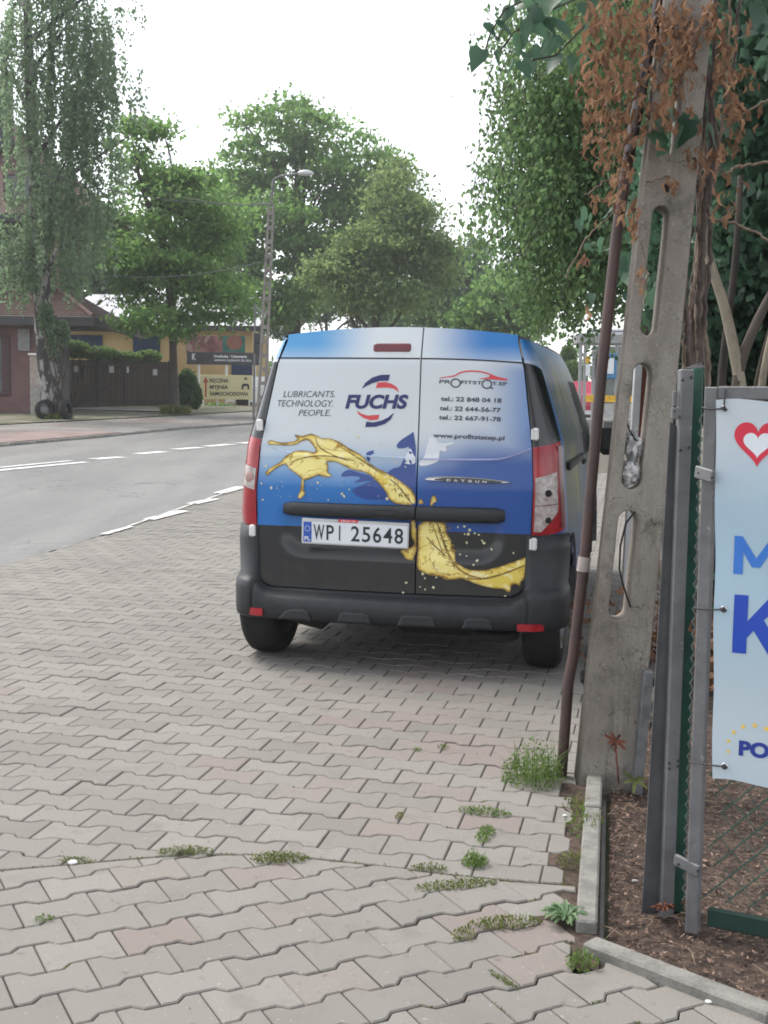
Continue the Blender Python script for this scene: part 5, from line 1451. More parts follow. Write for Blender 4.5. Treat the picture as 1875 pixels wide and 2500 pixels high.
# --- background trees across and along the street
g = ground_at(378, 45) ; g.z += .15
tree('street_tree', 'bushy green street tree on the far pavement with a forked trunk', g, spot(340, 480, 45), .17,
     [lobe(370, 560, 45, 110, 90), lobe(470, 640, 44.5, 75, 55), lobe(300, 600, 45.5, 70, 80), lobe(400, 440, 45, 100, 80), lobe(300, 330, 45.5, 55, 90), lobe(350, 690, 44, 90, 40), lobe(520, 680, 44.5, 40, 30), lobe(250, 480, 46, 40, 80), lobe(345, 262, 46, 35, 30), lobe(460, 500, 45, 70, 70)],
     230, 21000, .21, L_mid, clump=.62, trunk_pts=[g, spot(376, 830, 45), spot(374, 760, 45), spot(372, 690, 45), spot(366, 610, 45), spot(350, 520, 45), spot(318, 440, 45), spot(300, 380, 45), spot(292, 320, 45)])
g = ground_at(620, 72)
tree('tall_tree', 'tallest rounded green tree behind the street lamp', g, spot(640, 330, 72), .45,
     [lobe(640, 290, 72, 95, 70), lobe(560, 390, 72, 90, 90), lobe(720, 400, 72, 100, 90), lobe(620, 500, 70, 130, 90), lobe(790, 370, 73, 75, 85), lobe(850, 400, 74, 60, 70), lobe(760, 500, 71, 100, 80), lobe(520, 560, 70, 80, 70), lobe(700, 580, 70, 100, 70), lobe(610, 660, 69, 110, 55), lobe(620, 235, 72, 40, 25), lobe(530, 270, 73, 22, 22), lobe(700, 265, 73, 40, 25), lobe(480, 660, 70, 70, 50)],
     330, 30000, .33, L_mid, clump=.92)
g = ground_at(795, 58)
tree('linden_tree', 'linden tree with pale yellowish blossom above the van roof', g, spot(800, 560, 58), .22,
     [lobe(810, 560, 58, 90, 80), lobe(890, 520, 58.5, 75, 80), lobe(720, 600, 58, 60, 55), lobe(940, 570, 59, 50, 60), lobe(850, 450, 59, 60, 70), lobe(860, 640, 57.5, 80, 40), lobe(760, 650, 57.5, 50, 30), lobe(860, 380, 60, 40, 50)],
     250, 24000, .23, L_linden, clump=.80)
for k, (x, Y, lob, lab, mt) in enumerate((
    (950, 88, [(960, 600, 70, 60), (1010, 570, 55, 50), (1060, 640, 60, 55), (1000, 670, 90, 40), (930, 660, 60, 45)], 'dark green tree right of the linden above the roof', L_deep),
    (1110, 66, [(1100, 650, 50, 50), (1120, 690, 50, 35), (1060, 690, 60, 35)], 'mid green tree just above the right corner of the roof', L_mid),
    (450, 95, [(450, 420, 70, 50), (380, 440, 60, 60), (500, 480, 70, 80), (430, 560, 90, 90)], 'hazy tree filling the gap between street tree and tall tree', L_mid),
    (160, 80, [(170, 560, 90, 80), (230, 600, 80, 70), (90, 600, 80, 70), (270, 520, 50, 60), (210, 660, 90, 40)], 'dark tree standing behind the yellow building', L_deep),
    (700, 105, [(700, 640, 90, 50), (820, 680, 90, 40), (600, 690, 90, 40), (900, 690, 70, 35), (500, 700, 80, 40)], 'far dark row tree seen under the linden crown', L_deep))):
    g = ground_at(x, Y); L = [lobe(a, c, Y + (i % 3) * .8 - .8, rx, ry) for i, (a, c, rx, ry) in enumerate(lob)]
    tree('distant_tree', lab, g, (g.x, g.y, L[0][2]), .3, L, 150, 14000, .36, mt, clump=1.1, group='trees along the street beyond the van')

# --- weeping birch at the left
by = 39.0
g = ground_at(118, by); g.z += .13
birch = thing('weeping_birch', 'weeping birch with speckled bark and hanging strands at the left', 'tree', g)
m = MB(); tp = [spot(x, y, by) for x, y in ((120, 908), (112, 860), (103, 790), (95, 720), (92, 650), (86, 560), (78, 450), (72, 330), (66, 200), (60, 60), (56, -60), (60, -200))]
tp[0].z = g.z - .2
m.tube(tp, [.46, .36, .32, .29, .27, .25, .22, .2, .17, .13, .09, .05], 12)
tops = []
for (x, y, ex, ey, Y) in ((86, 560, 40, 420, 39.5), (80, 470, 150, 330, 38.6), (74, 350, 210, 190, 39), (70, 260, 10, 120, 39.5), (66, 180, 170, 20, 38.5), (62, 90, 240, -30, 39), (60, 20, -30, -60, 39.5), (58, -30, 120, -160, 39), (92, 640, 180, 520, 38.3), (88, 590, -20, 500, 39.4), (78, 420, 285, 290, 39.6)):
    lp = bend(spot(x, y, by), spot(ex, ey, Y), 7, .1); m.tube(lp, [.10 * (1 - .8 * i / 7) for i in range(8)], 6); tops += lp[2:]
# small side twigs on the stem for the ivy-like growth near its foot
m.build('trunk', M_barkb, birch)
strands, tints = [], []
def strand(p, L, n, sway=.12, rng=tr):
    t = np.sort(rng.uniform(0, 1, n)); dx, dy = rng.normal() * sway, rng.normal() * sway
    P = np.stack([p[0] + dx * t * L * .3 + rng.normal(size=n) * .05, p[1] + dy * t * L * .3 + rng.normal(size=n) * .05, p[2] - t * L], 1)
    return P
zones = [(125, 60, 115, 120, 80, 2.0, 3.6), (165, 200, 95, 110, 110, 1.8, 4.4), (55, 190, 60, 140, 62, 1.5, 3.2), (215, 70, 55, 100, 62, 1.5, 3.8), (105, 400, 120, 110, 112, 1.2, 2.8), (200, 440, 60, 80, 60, .8, 2.2), (50, 540, 75, 90, 110, .6, 1.4), (150, 560, 80, 60, 70, .5, 1.1), (285, 20, 22, 30, 7, .5, 1.6), (302, 185, 18, 40, 9, .9, 1.9), (250, 330, 22, 60, 14, .7, 2.0), (15, 60, 30, 70, 35, .8, 1.8), (100, -120, 120, 80, 120, 1.5, 3)]
for (x, y, rx, ry, n, l0, l1) in zones:
    c = spot(x, y, by); C = in_ellipsoid(n, c, (px2m(rx, by), 1.7, px2m(ry, by)), tr, .6)
    for p in C:
        L = tr.uniform(l0, l1) * .8; P = strand(p, L, int(24 * L) + 6); strands.append(P); tints.append(np.clip(tr.uniform(.15, .75) + tr.normal(size=len(P)) * .22, 0, 1))
o = leaves('crown', np.concatenate(strands), .13, L_birch, birch, np.concatenate(tints), .7, .6, tr); tag(o, kind='stuff')

# --- hanging birch foliage above and behind the pole on the right
ty = 10.5
g = ground_at(1480, ty + .6)
hb = thing('hanging_birch', 'birch with bright hanging foliage right of the street view', 'tree', g)
m = MB(); m.tube([g - Vector((0, 0, .2)), spot(1480, 700, ty + .6), spot(1470, 400, ty + .5), spot(1440, 100, ty + .3), spot(1410, -250, ty)], [.17, .15, .13, .10, .06], 10)
for (x, y, ex, ey) in ((1470, 420, 1260, 180), (1460, 260, 1180, 60), (1440, 120, 1150, -120), (1470, 500, 1230, 420), (1475, 600, 1300, 560), (1450, 200, 1330, -60)):
    lp = bend(spot(x, y, ty + .4), spot(ex, ey, ty + tr.uniform(-.8, .8)), 7, .08); m.tube(lp, [.045 * (1 - .85 * i / 7) for i in range(8)], 5)
m.build('trunk', M_barkb, hb)
strands, tints, tw = [], [], MB()
for (x, y, rx, ry, n, l0, l1) in ((1235, 150, 150, 110, 26, .5, 1.2), (1190, 300, 130, 90, 26, .6, 1.3), (1300, 340, 130, 130, 34, .6, 1.3), (1330, 120, 130, 150, 30, .6, 1.3), (1165, 420, 100, 50, 13, .4, .8), (1290, 500, 110, 50, 22, .4, 1.0), (1130, 210, 80, 40, 6, .3, .7), (1085, 225, 45, 25, 3, .25, .5), (1250, -80, 170, 90, 22, .5, 1.3), (1400, 400, 80, 190, 24, .5, 1.2), (1205, 540, 50, 40, 6, .3, .6), (1205, 620, 55, 40, 6, .25, .55), (1140, 520, 40, 30, 4, .25, .5), (1085, 20, 40, 30, 3, .25, .5)):
    c = spot(x, y, ty); C = in_ellipsoid(n, c, (px2m(rx, ty), 1.3, px2m(ry, ty)), tr, .6)
    for p in C:
        LB = tr.uniform(l0, l1); kt = tr.uniform(.0, .8); lean = tr.normal(size=2) * .25
        for _ in range(tr.integers(5, 12)):
            L = LB * tr.uniform(.5, 1.1); q = p + tr.normal(size=3) * np.array([.11, .11, .12]); P = strand(q, L, int(34 * L) + 5, .3)
            t = (q[2] - P[:, 2])[:, None]; P[:, :2] += tr.normal(size=(len(P), 2)) * .022 + t * lean
            strands.append(P); tints.append(np.clip(kt + tr.normal(size=len(P)) * .18, 0, 1))
            if tr.uniform() < .35: tw.tube([P[0], P[len(P) // 2], P[-1]], [.004, .003, .002], 3, caps=False)
o = leaves('crown', np.concatenate(strands), 0.05, L_hang, hb, np.concatenate(tints), .8, .6, tr); tag(o, kind='stuff')
tag(tw.build('twigs', M_bark, hb), kind='stuff')

g = ground_at(1420, 15)
tree('dark_tree', 'dark leafy tree standing behind the hanging birch', g, spot(1420, 200, 15), .16, [lobe(1330, 150, 15, 110, 170), lobe(1400, 380, 15, 130, 190), lobe(1320, 520, 15, 80, 70), lobe(1450, 60, 15, 150, 160), lobe(1300, -60, 15, 140, 110)], 160, 13000, .11, L_deep, clump=.45)
# --- lilac thicket behind the gate
lt_ = thing('lilac_thicket', 'dark green lilac bushes with many stems behind the gate', 'bush', (2.3, 7.0, 0))
C = []
for (x, y, Y, rx, ry, dy, n) in ((1600, 200, 7.2, 130, 240, .9, 4200), (1640, 480, 7.4, 150, 190, .9, 4200), (1760, 300, 7.0, 160, 330, 1.0, 3600), (1600, -120, 7.2, 200, 150, 1.0, 3000), (1530, 430, 7.8, 90, 300, .5, 2600), (1640, 690, 7.9, 170, 120, .6, 2200), (1450, 480, 8.3, 90, 260, .5, 2000), (1780, 700, 7.4, 120, 180, .7, 1800), (1500, 740, 8.4, 80, 130, .4, 900), (1560, 830, 9.0, 170, 90, .5, 2600), (1740, 840, 8.6, 170, 110, .6, 2600), (1440, 800, 10, 90, 60, .5, 900), (1900, 300, 6.6, 150, 500, 1.2, 2500)):
    p = spot(x, y, Y); C.append(in_ellipsoid(n, p, (px2m(rx, Y), dy, px2m(ry, Y)), tr, .5))
C = np.concatenate(C); o = leaves('foliage', C, .085, L_lilac, lt_, np.clip(tr.normal(size=len(C)) * .25 + .4, 0, 1), .7, .72, tr); tag(o, kind='stuff')
for k, (pts, r, mt) in enumerate(((((1605, 900), (1600, 830), (1583, 740), (1565, 660), (1545, 600), (1528, 545), (1520, 470)), .030, M_barkl), (((1640, 900), (1645, 830), (1662, 740), (1690, 640), (1720, 500)), .021, M_barkl), (((1622, 900), (1632, 830), (1648, 760), (1672, 680)), .012, M_bark), (((1555, 900), (1560, 800), (1572, 700), (1590, 560), (1600, 380)), .024, M_bark), (((1590, 900), (1592, 800), (1640, 680), (1700, 580)), .030, M_bark), (((1665, 900), (1668, 830), (1700, 720)), .024, M_bark), (((1530, 900), (1528, 800), (1520, 680), (1524, 560)), .016, M_bark))):
    m = MB(); P = [spot(x, y, 6.1 + .12 * (k % 4)) for x, y in pts]; P.insert(0, Vector((P[0].x - .02, P[0].y, -.1)))
    P = round3(P); m.tube(P, [r * (1.15 - .55 * i / len(P)) for i in range(len(P))], 9); m.build('stem', mt, lt_)
# low ivy and dead leaves at the foot of the thicket
C = np.concatenate([in_ellipsoid(1500, spot(1440, 1240, 6.2) + Vector((.22, 0, -.25)), (.30, .8, .35), tr, .6), in_ellipsoid(800, (1.6, 6.6, .2), (.7, .6, .4), tr, .6)])
C[:, 2] = np.abs(C[:, 2]) * .7
o = leaves('fallen_leaves', C, .05, M_dry, None, None, 0, .6, tr); tag(o, kind='stuff')
C = in_ellipsoid(1600, (2.3, 6.2, .55), (.75, .5, .6), tr, .6); C[:, 2] = np.abs(C[:, 2])
o = leaves('undergrowth', C, .06, L_lilac, None, None, .3, .7, tr); tag(o, kind='stuff')

# ================================================================== creeper on the pole
vine = thing('climbing_creeper', 'climbing creeper with withered orange leaves and bare stems on the pole', 'climbing plant', (1.05, 4.5, 0))
M_vine = mat('vine_stem', (.14, .10, .075), .9, (.26, .20, .155), 18, bump=.4); M_vined = mat('vine_stem_brown', (.06, .046, .042), .9, (.125, .093, .083), 18, bump=.4)
VP = [([(1492, 840), (1494, 720), (1495, 620), (1512, 480), (1506, 360), (1522, 230), (1514, 100), (1520, -80)], .012, 1), ([(1512, 840), (1518, 700), (1535, 560), (1530, 440), (1546, 300), (1538, 150), (1552, -80)], .010, 1), ([(1488, 800), (1478, 600), (1475, 420), (1490, 300), (1484, 170), (1500, 40), (1496, -90)], .011, 1), ([(1600, -40), (1588, 120), (1560, 260), (1540, 420)], .007, 1), ([(1500, 840), (1507, 700), (1510, 560), (1516, 420), (1512, 300), (1508, 170), (1512, 0), (1518, -120)], .011, 0), ([(1478, 800), (1482, 700), (1500, 620), (1505, 540), (1520, 440), (1525, 330), (1515, 200), (1500, 60), (1490, -80)], .009, 0),
      ([(1530, 880), (1532, 780), (1520, 650), (1512, 560), (1528, 470), (1532, 420), (1550, 370), (1552, 300), (1568, 240), (1572, 120), (1580, -60)], .007, 0), ([(1506, 820), (1511, 740), (1508, 640), (1518, 540), (1524, 430), (1535, 350), (1535, 250), (1520, 100), (1525, -60)], .012, 1),
      ([(1450, 760), (1470, 640), (1490, 520), (1500, 380), (1500, 220), (1480, 60), (1470, -90)], .010, 1), ([(1552, 300), (1530, 270), (1510, 225), (1490, 160)], .006, 0), ([(1553, 290), (1600, 250), (1659, 215), (1720, 190)], .005, 0), ([(1530, 470), (1580, 480), (1640, 505), (1690, 540)], .006, 0), ([(1560, 380), (1600, 358), (1659, 350), (1710, 356)], .006, 0),
      ([(1396, 395), (1440, 380), (1480, 385), (1520, 410), (1535, 470)], .004, 0), ([(1360, 330), (1375, 250), (1395, 190), (1402, 90), (1395, 0), (1380, -60)], .006, 1), ([(1300, 300), (1335, 260), (1380, 200), (1420, 120), (1450, 40)], .004, 1), ([(1265, 420), (1310, 390), (1360, 360)], .003, 0), ([(1222, 600), (1260, 520), (1310, 470), (1350, 440)], .003, 0), ([(1310, 225), (1330, 260), (1345, 300)], .004, 0), ([(1400, 60), (1430, 20), (1470, 15), (1500, -20)], .005, 0), ([(1320, 100), (1330, 50), (1360, 20)], .004, 0), ([(1385, 520), (1402, 600), (1390, 660)], .003, 0), ([(1545, -40), (1540, 60), (1560, 160), (1575, 260)], .007, 1)]
for i, (pts, r, b_) in enumerate(VP):
    P = [spot(x, y, 4.56 + .05 * sin(i * 2.1 + k * .7) if x > 1440 else 4.36 + .02 * (k % 2)) for k, (x, y) in enumerate(pts)]
    Q = []; P = round3(P, 1)
    for a, c in zip(P, P[1:]): Q += [a.lerp(c, t / 4) + Vector(tr.normal(size=3)) * .003 for t in range(4)]
    Q.append(P[-1]); m = MB(); m.tube(Q, [r * (1 - .3 * k / len(Q)) for k in range(len(Q))], 6); m.build('stem', (M_vine, M_vined)[b_], vine)
# leaf meshes
def leaf_shape(kind, rng):
    V, F = [], []
    if kind == 'dry':                                   # curled, hanging
        n = 5; curl = rng.uniform(.5, 1.2)
        for i in range(n + 1):
            t = i / n; w = .18 * sin(pi * min(.97, t * .9 + .08)) ** .8; tw = rng.normal() * .08
            y = -t; z = .25 * sin(t * pi * curl) + rng.normal() * .03
            V += [(-w + tw, y, z + w * .9 * rng.uniform(.6, 1.3)), (tw, y, z), (w + tw, y, z + w * .9 * rng.uniform(.6, 1.3))]
    else:                                               # broad heart-shaped, folded along the midrib
        prof = [(0, .0), (.04, .26), (.16, .42), (.32, .46), (.5, .40), (.7, .25), (.86, .11), (1, .0)]
        for t, w in prof:
            z = -.22 * t * t + .02 * rng.normal(); V += [(-w, -t + .10 * (w > .2), z + w * .30), (0, -t, z), (w, -t + .10 * (w > .2), z + w * .30)]
    n = len(V) // 3 - 1
    for i in range(n):
        for j in (0, 1): F.append((i * 3 + j, i * 3 + j + 1, i * 3 + j + 4, i * 3 + j + 3))
    return V, F
def leaf_mesh(kind, mt, k):
    V, F = leaf_shape(kind, tr); me = bpy.data.meshes.new(kind + '_leaf'); me.from_pydata(V, [], F); me.materials.append(mt)
    a = me.attributes.new('tint', 'FLOAT', 'FACE'); a.data.foreach_set('value', np.full(len(F), k, np.float32))
    for p in me.polygons: p.use_smooth = True
    return me
DRY = [leaf_mesh('dry', M_dry, k / 7) for k in range(8)]
GRN = [leaf_mesh('green', L_lilac, k / 5) for k in range(6)]
def hang(me, name, p, s, par, pitch=.35):
    o = link(name, me, par); o.location = p - (Vector(top_of(par).location) if par else Vector((0, 0, 0)))
    d = Vector((tr.normal() * pitch, tr.normal() * pitch, -1)).normalized()      # the tip points down
    q = (-d).to_track_quat('Y', 'Z') @ Matrix.Rotation(tr.uniform(0, 2 * pi), 4, 'Y').to_quaternion()
    o.rotation_mode = 'QUATERNION'; o.rotation_quaternion = q; o.scale = (s, s, s)
    return o
dry_spec = ((1285, 110, 32, 120, 46), (1330, 60, 50, 70, 40), (1390, 50, 55, 60, 34), (1450, 80, 26, 100, 30), (1300, 240, 40, 55, 34), (1330, 320, 45, 45, 30), (1370, 170, 50, 60, 26), (1420, 250, 42, 40, 22), (1480, 110, 16, 55, 16), (1545, 45, 22, 28, 12), (1562, 140, 12, 40, 12), (1585, 235, 12, 25, 8), (1372, 470, 10, 36, 12), (1340, 400, 14, 46, 14), (1285, 440, 12, 24, 6), (1452, 388, 9, 10, 3), (1562, 322, 12, 14, 5), (1385, 600, 8, 36, 8), (1262, 550, 8, 8, 3), (1262, 660, 7, 12, 3), (1500, 330, 40, 60, 8), (1590, 180, 40, 140, 22), (1500, 60, 60, 90, 26), (1440, 190, 50, 60, 14), (1560, 400, 40, 90, 8), (1370, 20, 130, 60, 40), (1330, 180, 60, 110, 40), (1492, 1345, 5, 8, 1))
rest = MB(); n_dry = 0; dn = []
for (x, y, rx, ry, n) in dry_spec:
    for _ in range(int(n * (1.65 if x < 1400 else 3.0)) if n > 1 else 1):
        Y = tr.uniform(4.15, 4.5) if n > 1 else 3.26
        p = spot(x + tr.normal() * rx * .55, y + tr.normal() * ry * .55, Y); s = tr.uniform(.022, .056) * (1 if n > 1 else .9)
        if n_dry < 235: hang(DRY[tr.integers(8)], 'dry_leaf', p, s, vine); n_dry += 1
        else: dn.append((p, s))
V, Q, T = [], [], []
for p, s in dn:
    v, f = leaf_shape('dry', tr); d = Vector((tr.normal() * .35, tr.normal() * .35, -1)).normalized()
    Rm = ((-d).to_track_quat('Y', 'Z') @ Matrix.Rotation(tr.uniform(0, 2 * pi), 4, 'Y').to_quaternion()).to_matrix()
    k = len(V); V += [tuple(Rm @ Vector(q) * s + p) for q in v]; Q += [tuple(i + k for i in q) for q in f]; T += [tr.uniform()] * len(f)
tag(np_mesh('withered_leaves', np.array(V), np.array(Q), M_dry, vine, np.array(T)), kind='stuff')
for (x, y, s) in ((1410, 285, .10), (1445, 262, .12), (1462, 300, .10), (1425, 300, .085), (1500, 275, .105), (1525, 285, .09), (1485, 262, .08), (1440, 330, .05), (1655, 40, .13), (1640, 65, .11)):
    hang(GRN[tr.integers(6)], 'green_leaf', spot(x, y - 15, 4.3), s, vine, .6)
# the leafy shoot at the top left of the pole
ls = thing('leafy_branch', 'branch of big heart shaped green leaves hanging in from the upper right', 'branch', spot(1330, -40, 5.2))
m = MB()
for pts in (((1420, -80), (1330, -40), (1240, 0), (1170, 30), (1110, 70), (1080, 110)), ((1330, -40), (1260, 60), (1200, 120), (1150, 130)), ((1300, -30), (1180, -20), (1090, 20), (1060, 70), (1045, 120))): m.tube([spot(x, y, 5.2) for x, y in pts], .004, 5)
m.build('twig', M_bark, ls)
fixed = [(1041, 118, .10), (1077, 122, .085), (1085, 55, .09), (1098, 25, .08), (1106, 140, .085), (1120, 90, .10), (1055, 60, .07)]
for (x, y, s) in fixed: hang(GRN[tr.integers(3)], 'heart_leaf', spot(x, y - 12, 5.2), s, ls, .25)
for _ in range(62):
    x = 1120 + abs(tr.normal()) * 85; y = 10 + tr.normal() * 75
    if x > 1330 or y > 190: continue
    hang(GRN[tr.integers(6)], 'heart_leaf', spot(x, y, tr.uniform(5.0, 5.7)), tr.uniform(.06, .115), ls, .55)
for _ in range(26):
    hang(GRN[tr.integers(6)], 'heart_leaf', spot(tr.uniform(1250, 1420), tr.uniform(430, 640), tr.uniform(5.4, 6.2)), tr.uniform(.06, .10), ls, .5)

# ================================================================== far side of the street: houses, fence, signs
def wall_box(name, mt, par, x0, x1, y0, y1, z0, z1):
    m = MB(); m.box(((x0 + x1) / 2, (y0 + y1) / 2, (z0 + z1) / 2), (x1 - x0, y1 - y0, z1 - z0), None, 0); return m.build(name, mt, par)
M_house = mat('red_brown_wall', (.15, .085, .082), .85, (.20, .115, .11), 1.5)
M_tile = mat('roof_tile', (.085, .046, .040), .8, (.125, .068, .058), 3, wear=((.07, .05, .045), 4, .58, .7))
M_eave = mat('dark_eave', (.035, .034, .04), .6, (.055, .052, .06), 4)
M_cream = mat('cream_wall', (.36, .27, .17), .9, (.44, .34, .22), 1.2)
M_yel = mat('yellow_wall', (.55, .39, .18), .85, (.62, .46, .23), .9)
M_bluew = mat('blue_glazing', (.015, .035, .095), .35, (.02, .05, .13), 1)
M_brownf = mat('brown_board', (.035, .027, .028), .75, (.052, .042, .042), 2.5, stretch=(1, 1, .2))
M_sheet = mat('pale_roof_sheet', (.52, .53, .56), .5, (.60, .61, .64), .6)
M_frame = mat('window_frame_brown', (.07, .025, .03), .6)
# one-storey wing with hipped tiled roof, taller house behind it
hy = 43.5; zg = gz(hy) + .13
hx = spot(92, 850, hy).x; eave = spot(0, 692, hy - .9).z; ex = spot(200, 700, hy - .9).x
house = thing('corner_house', 'red brown house with tiled hip roof behind the birch', 'house', (hx - 4, hy + 3, zg))
wall_box('wall', M_house, house, hx - 14, hx, hy, hy + 1.5, zg - .4, eave)
m = MB(); a = .9; r0, r1 = (ex - 16.5, hy - .9, eave + .12), (ex, hy - .9, eave + .12); r2, r3 = (ex, hy + 8, eave + .12), (ex - 16.5, hy + 8, eave + .12)
rz = eave + 2.3
roof = m; m.add([r0, r1, r2, r3, (ex - 16.5, hy + 3.5, rz), (ex - 3.4, hy + 3.5, rz)], [(0, 1, 5, 4), (1, 2, 5), (2, 3, 4, 5), (3, 0, 4), (3, 2, 1, 0)])
rf = m.build('roof', M_tile, house)
m = MB()      # rows of tiles as raised courses, joined
for i in range(26):
    t0 = i / 26; t1 = t0 + .033
    f = lambda t, s: Vector(r0).lerp(Vector((ex - 16.5, hy + 3.5, rz)), t) if s == 0 else Vector(r1).lerp(Vector((ex - 3.4, hy + 3.5, rz)), t)
    m.add([f(t0, 0) + Vector((0, -.02, .03)), f(t0, 1) + Vector((0, -.02, .03)), f(t1, 1) + Vector((0, 0, .01)), f(t1, 0) + Vector((0, 0, .01))], [(0, 1, 2, 3)])
tag(m.build('tile_courses', M_tile, rf), kind='stuff')
m = MB(); m.tube([Vector(r1) + Vector((0, 0, .06)), Vector((ex - 3.4, hy + 3.5, rz + .05))], .09, 8); m.build('ridge', M_tile, rf)
m = MB(); m.box(((r0[0] + r1[0]) / 2, hy - .92, eave + .0), (r1[0] - r0[0] + .1, .10, .34), None, .02); m.box((r1[0], hy + 3.5, eave), (.10, 9, .34), None, .02); m.build('eave_board', M_eave, house)
m = MB(); p0, p1 = spot(150, 724, hy - .3), spot(192, 706, hy - .6); m.tube([Vector((hx, hy + .1, p0.z)), p1], .05, 6); m.build('eave_bracket', M_eave, house)
wz0, wz1 = spot(0, 855, hy).z, spot(0, 722, hy).z; wx1 = spot(22, 790, hy).x
m = MB(); m.box((wx1 - .8, hy - .02, (wz0 + wz1) / 2), (1.6, .08, wz1 - wz0), None, .01); w = m.build('window_frame', M_frame, house)
m = MB(); m.quad((wx1 - 1.5, hy - .065, wz0 + .12), (wx1 - .28, hy - .065, wz0 + .12), (wx1 - .28, hy - .065, wz1 - .14), (wx1 - 1.5, hy - .065, wz1 - .14)); m.build('pane', mat('old_glass', (.05, .06, .065), .15, (.10, .115, .12), 1), w)
m = MB(); [m.box((wx1 - .28 - k * .4, hy - .07, (wz0 + wz1) / 2), (.05, .04, wz1 - wz0 - .2), None, 0) for k in (1, 2)]; m.build('glazing_bar', M_white, w)
def panel(name, label, cat, x0, y0, x1, y1, Y, mt, th=.06, group=None):
    a, c = spot(x0, y1, Y), spot(x1, y0, Y); t = thing(name, label, cat, ((a.x + c.x) / 2, Y, a.z), group)
    m = MB(); m.box(((a.x + c.x) / 2, Y, (a.z + c.z) / 2), (c.x - a.x, th, c.z - a.z), None, .008); m.build('board', mt, t); return t, a, c
M_grey_s = mat('grey_sign', (.22, .22, .22), .6, (.29, .29, .29), 6)
panel('wall_sign', 'small pale rectangular sign on the red brown house wall', 'sign', 39, 710, 64, 758, hy - .06, M_grey_s)
t, a, c = panel('gas_cabinet', 'narrow pale utility cabinet beside the birch trunk', 'cabinet', 68, 768, 88, 832, hy - 1.4, mat('pale_cabinet', (.33, .26, .23), .7, (.42, .36, .33), 6), .35)
m = MB(); m.box(((a.x + c.x) / 2, hy - 1.45, c.z + .03), (c.x - a.x + .06, .46, .07), None, .01); m.build('lid', M_white, t)
m = MB(); m.box(((a.x + c.x) / 2, hy - 1.4, (a.z + zg) / 2 - .15), (c.x - a.x, .36, a.z - zg + .3), None, .01); m.build('plinth', M_conc, t)
t, a, c = panel('red_board', 'narrow red brown board between cabinet and birch trunk', 'board', 92, 762, 104, 880, hy - .4, mat('red_paint', (.17, .04, .045), .7), .1)
# taller house
ty2 = 46.0
th_ = thing('tall_house', 'tall old house with red tiled roof hidden behind the birch', 'house', (spot(0, 500, ty2).x, ty2, zg))
xr = spot(108, 500, ty2).x; ez = spot(150, 478, ty2).z
wall_box('wall', mat('dark_plaster', (.085, .08, .08), .85, (.12, .11, .105), .8), th_, xr - 16, xr, ty2, ty2 + 2.6, zg, ez)
m = MB(); xo = spot(236, 478, ty2 - .8).x; rz2 = spot(20, 235, ty2 + 4).z
m.add([(xr - 18, ty2 - .8, ez), (xo, ty2 - .8, ez), (xo, ty2 + 9, ez), (xr - 18, ty2 + 9, ez), (xr - 18, ty2 + 4, rz2), (xo - 5.5, ty2 + 4, rz2)], [(0, 1, 5, 4), (1, 2, 5), (2, 3, 4, 5), (3, 0, 4), (3, 2, 1, 0)]); r2_ = m.build('roof', M_tile, th_)
m = MB(); m.box((xo - 9, ty2 - .82, ez), (18, .12, .3), None, 0); m.build('eave_board', M_eave, th_)
m = MB(); c = spot(-2, 250, ty2 + 2); m.box((c.x, ty2 + 2, c.z + .0), (.9, .8, 2.6), None, .02); m.box((c.x, ty2 + 2, c.z + 1.35), (1.05, .95, .15), None, .02); m.build('chimney', M_eave, r2_)
m = MB(); c = spot(112, 600, ty2 - .1); m.box((c.x, ty2 - .15, c.z), (.55, .3, 5.2), None, .02); m.build('downpipe_pier', mat('peach_wall', (.42, .27, .17), .85), th_)
for vx, vy in ((40, 600), (40, 420), (95, 420)):
    p = spot(vx, vy, ty2 - .05); m = MB(); m.box((p.x, ty2 - .03, p.z), (1.1, .12, 1.5), None, .01); w = m.build('window', M_frame, th_)
    m = MB(); m.box((p.x, ty2 - .10, p.z), (.9, .03, 1.3), None, 0); m.build('pane', M_glass, w)

# yellow workshop
yy = 63.0; zy = gz(yy)
x0, x1 = spot(118, 720, yy).x, spot(545, 720, yy).x; zt = spot(200, 706, yy).z
shop = thing('yellow_workshop', 'low yellow workshop with dark blue windows behind the brown fence', 'building', ((x0 + x1) / 2, yy, zy))
wall_box('wall', M_yel, shop, x0, x1, yy, yy + 9, zy - .3, zt)
rt = spot(200, 672, yy).z
m = MB(); m.add([(x0 - .4, yy - .6, zt + .12), (x1 + .4, yy - .6, zt + .12), (x1 + .4, yy + 9.5, rt + 1.6), (x0 - .4, yy + 9.5, rt + 1.6), (x0 - .4, yy - .6, zt - .02), (x1 + .4, yy - .6, zt - .02)], [(0, 1, 2, 3), (4, 5, 1, 0), (5, 4, 3, 2)]); rf = m.build('roof', M_sheet, shop)
m = MB(); m.box(((x0 + x1) / 2, yy - .62, zt - .02), (x1 - x0 + .9, .08, .26), None, 0); m.build('gutter', M_eave, rf)
m = MB(); [m.box((x0 + .6 + k * .75, yy + 4.4, (zt + rt + 1.72) / 2 + .05), (.03, 10.0, .04), Matrix.Rotation(math.atan2(rt + 1.5 - zt, 10.1), 3, 'X'), 0) for k in range(13)]; tag(m.build('roof_seams', M_sheet, rf), kind='stuff')
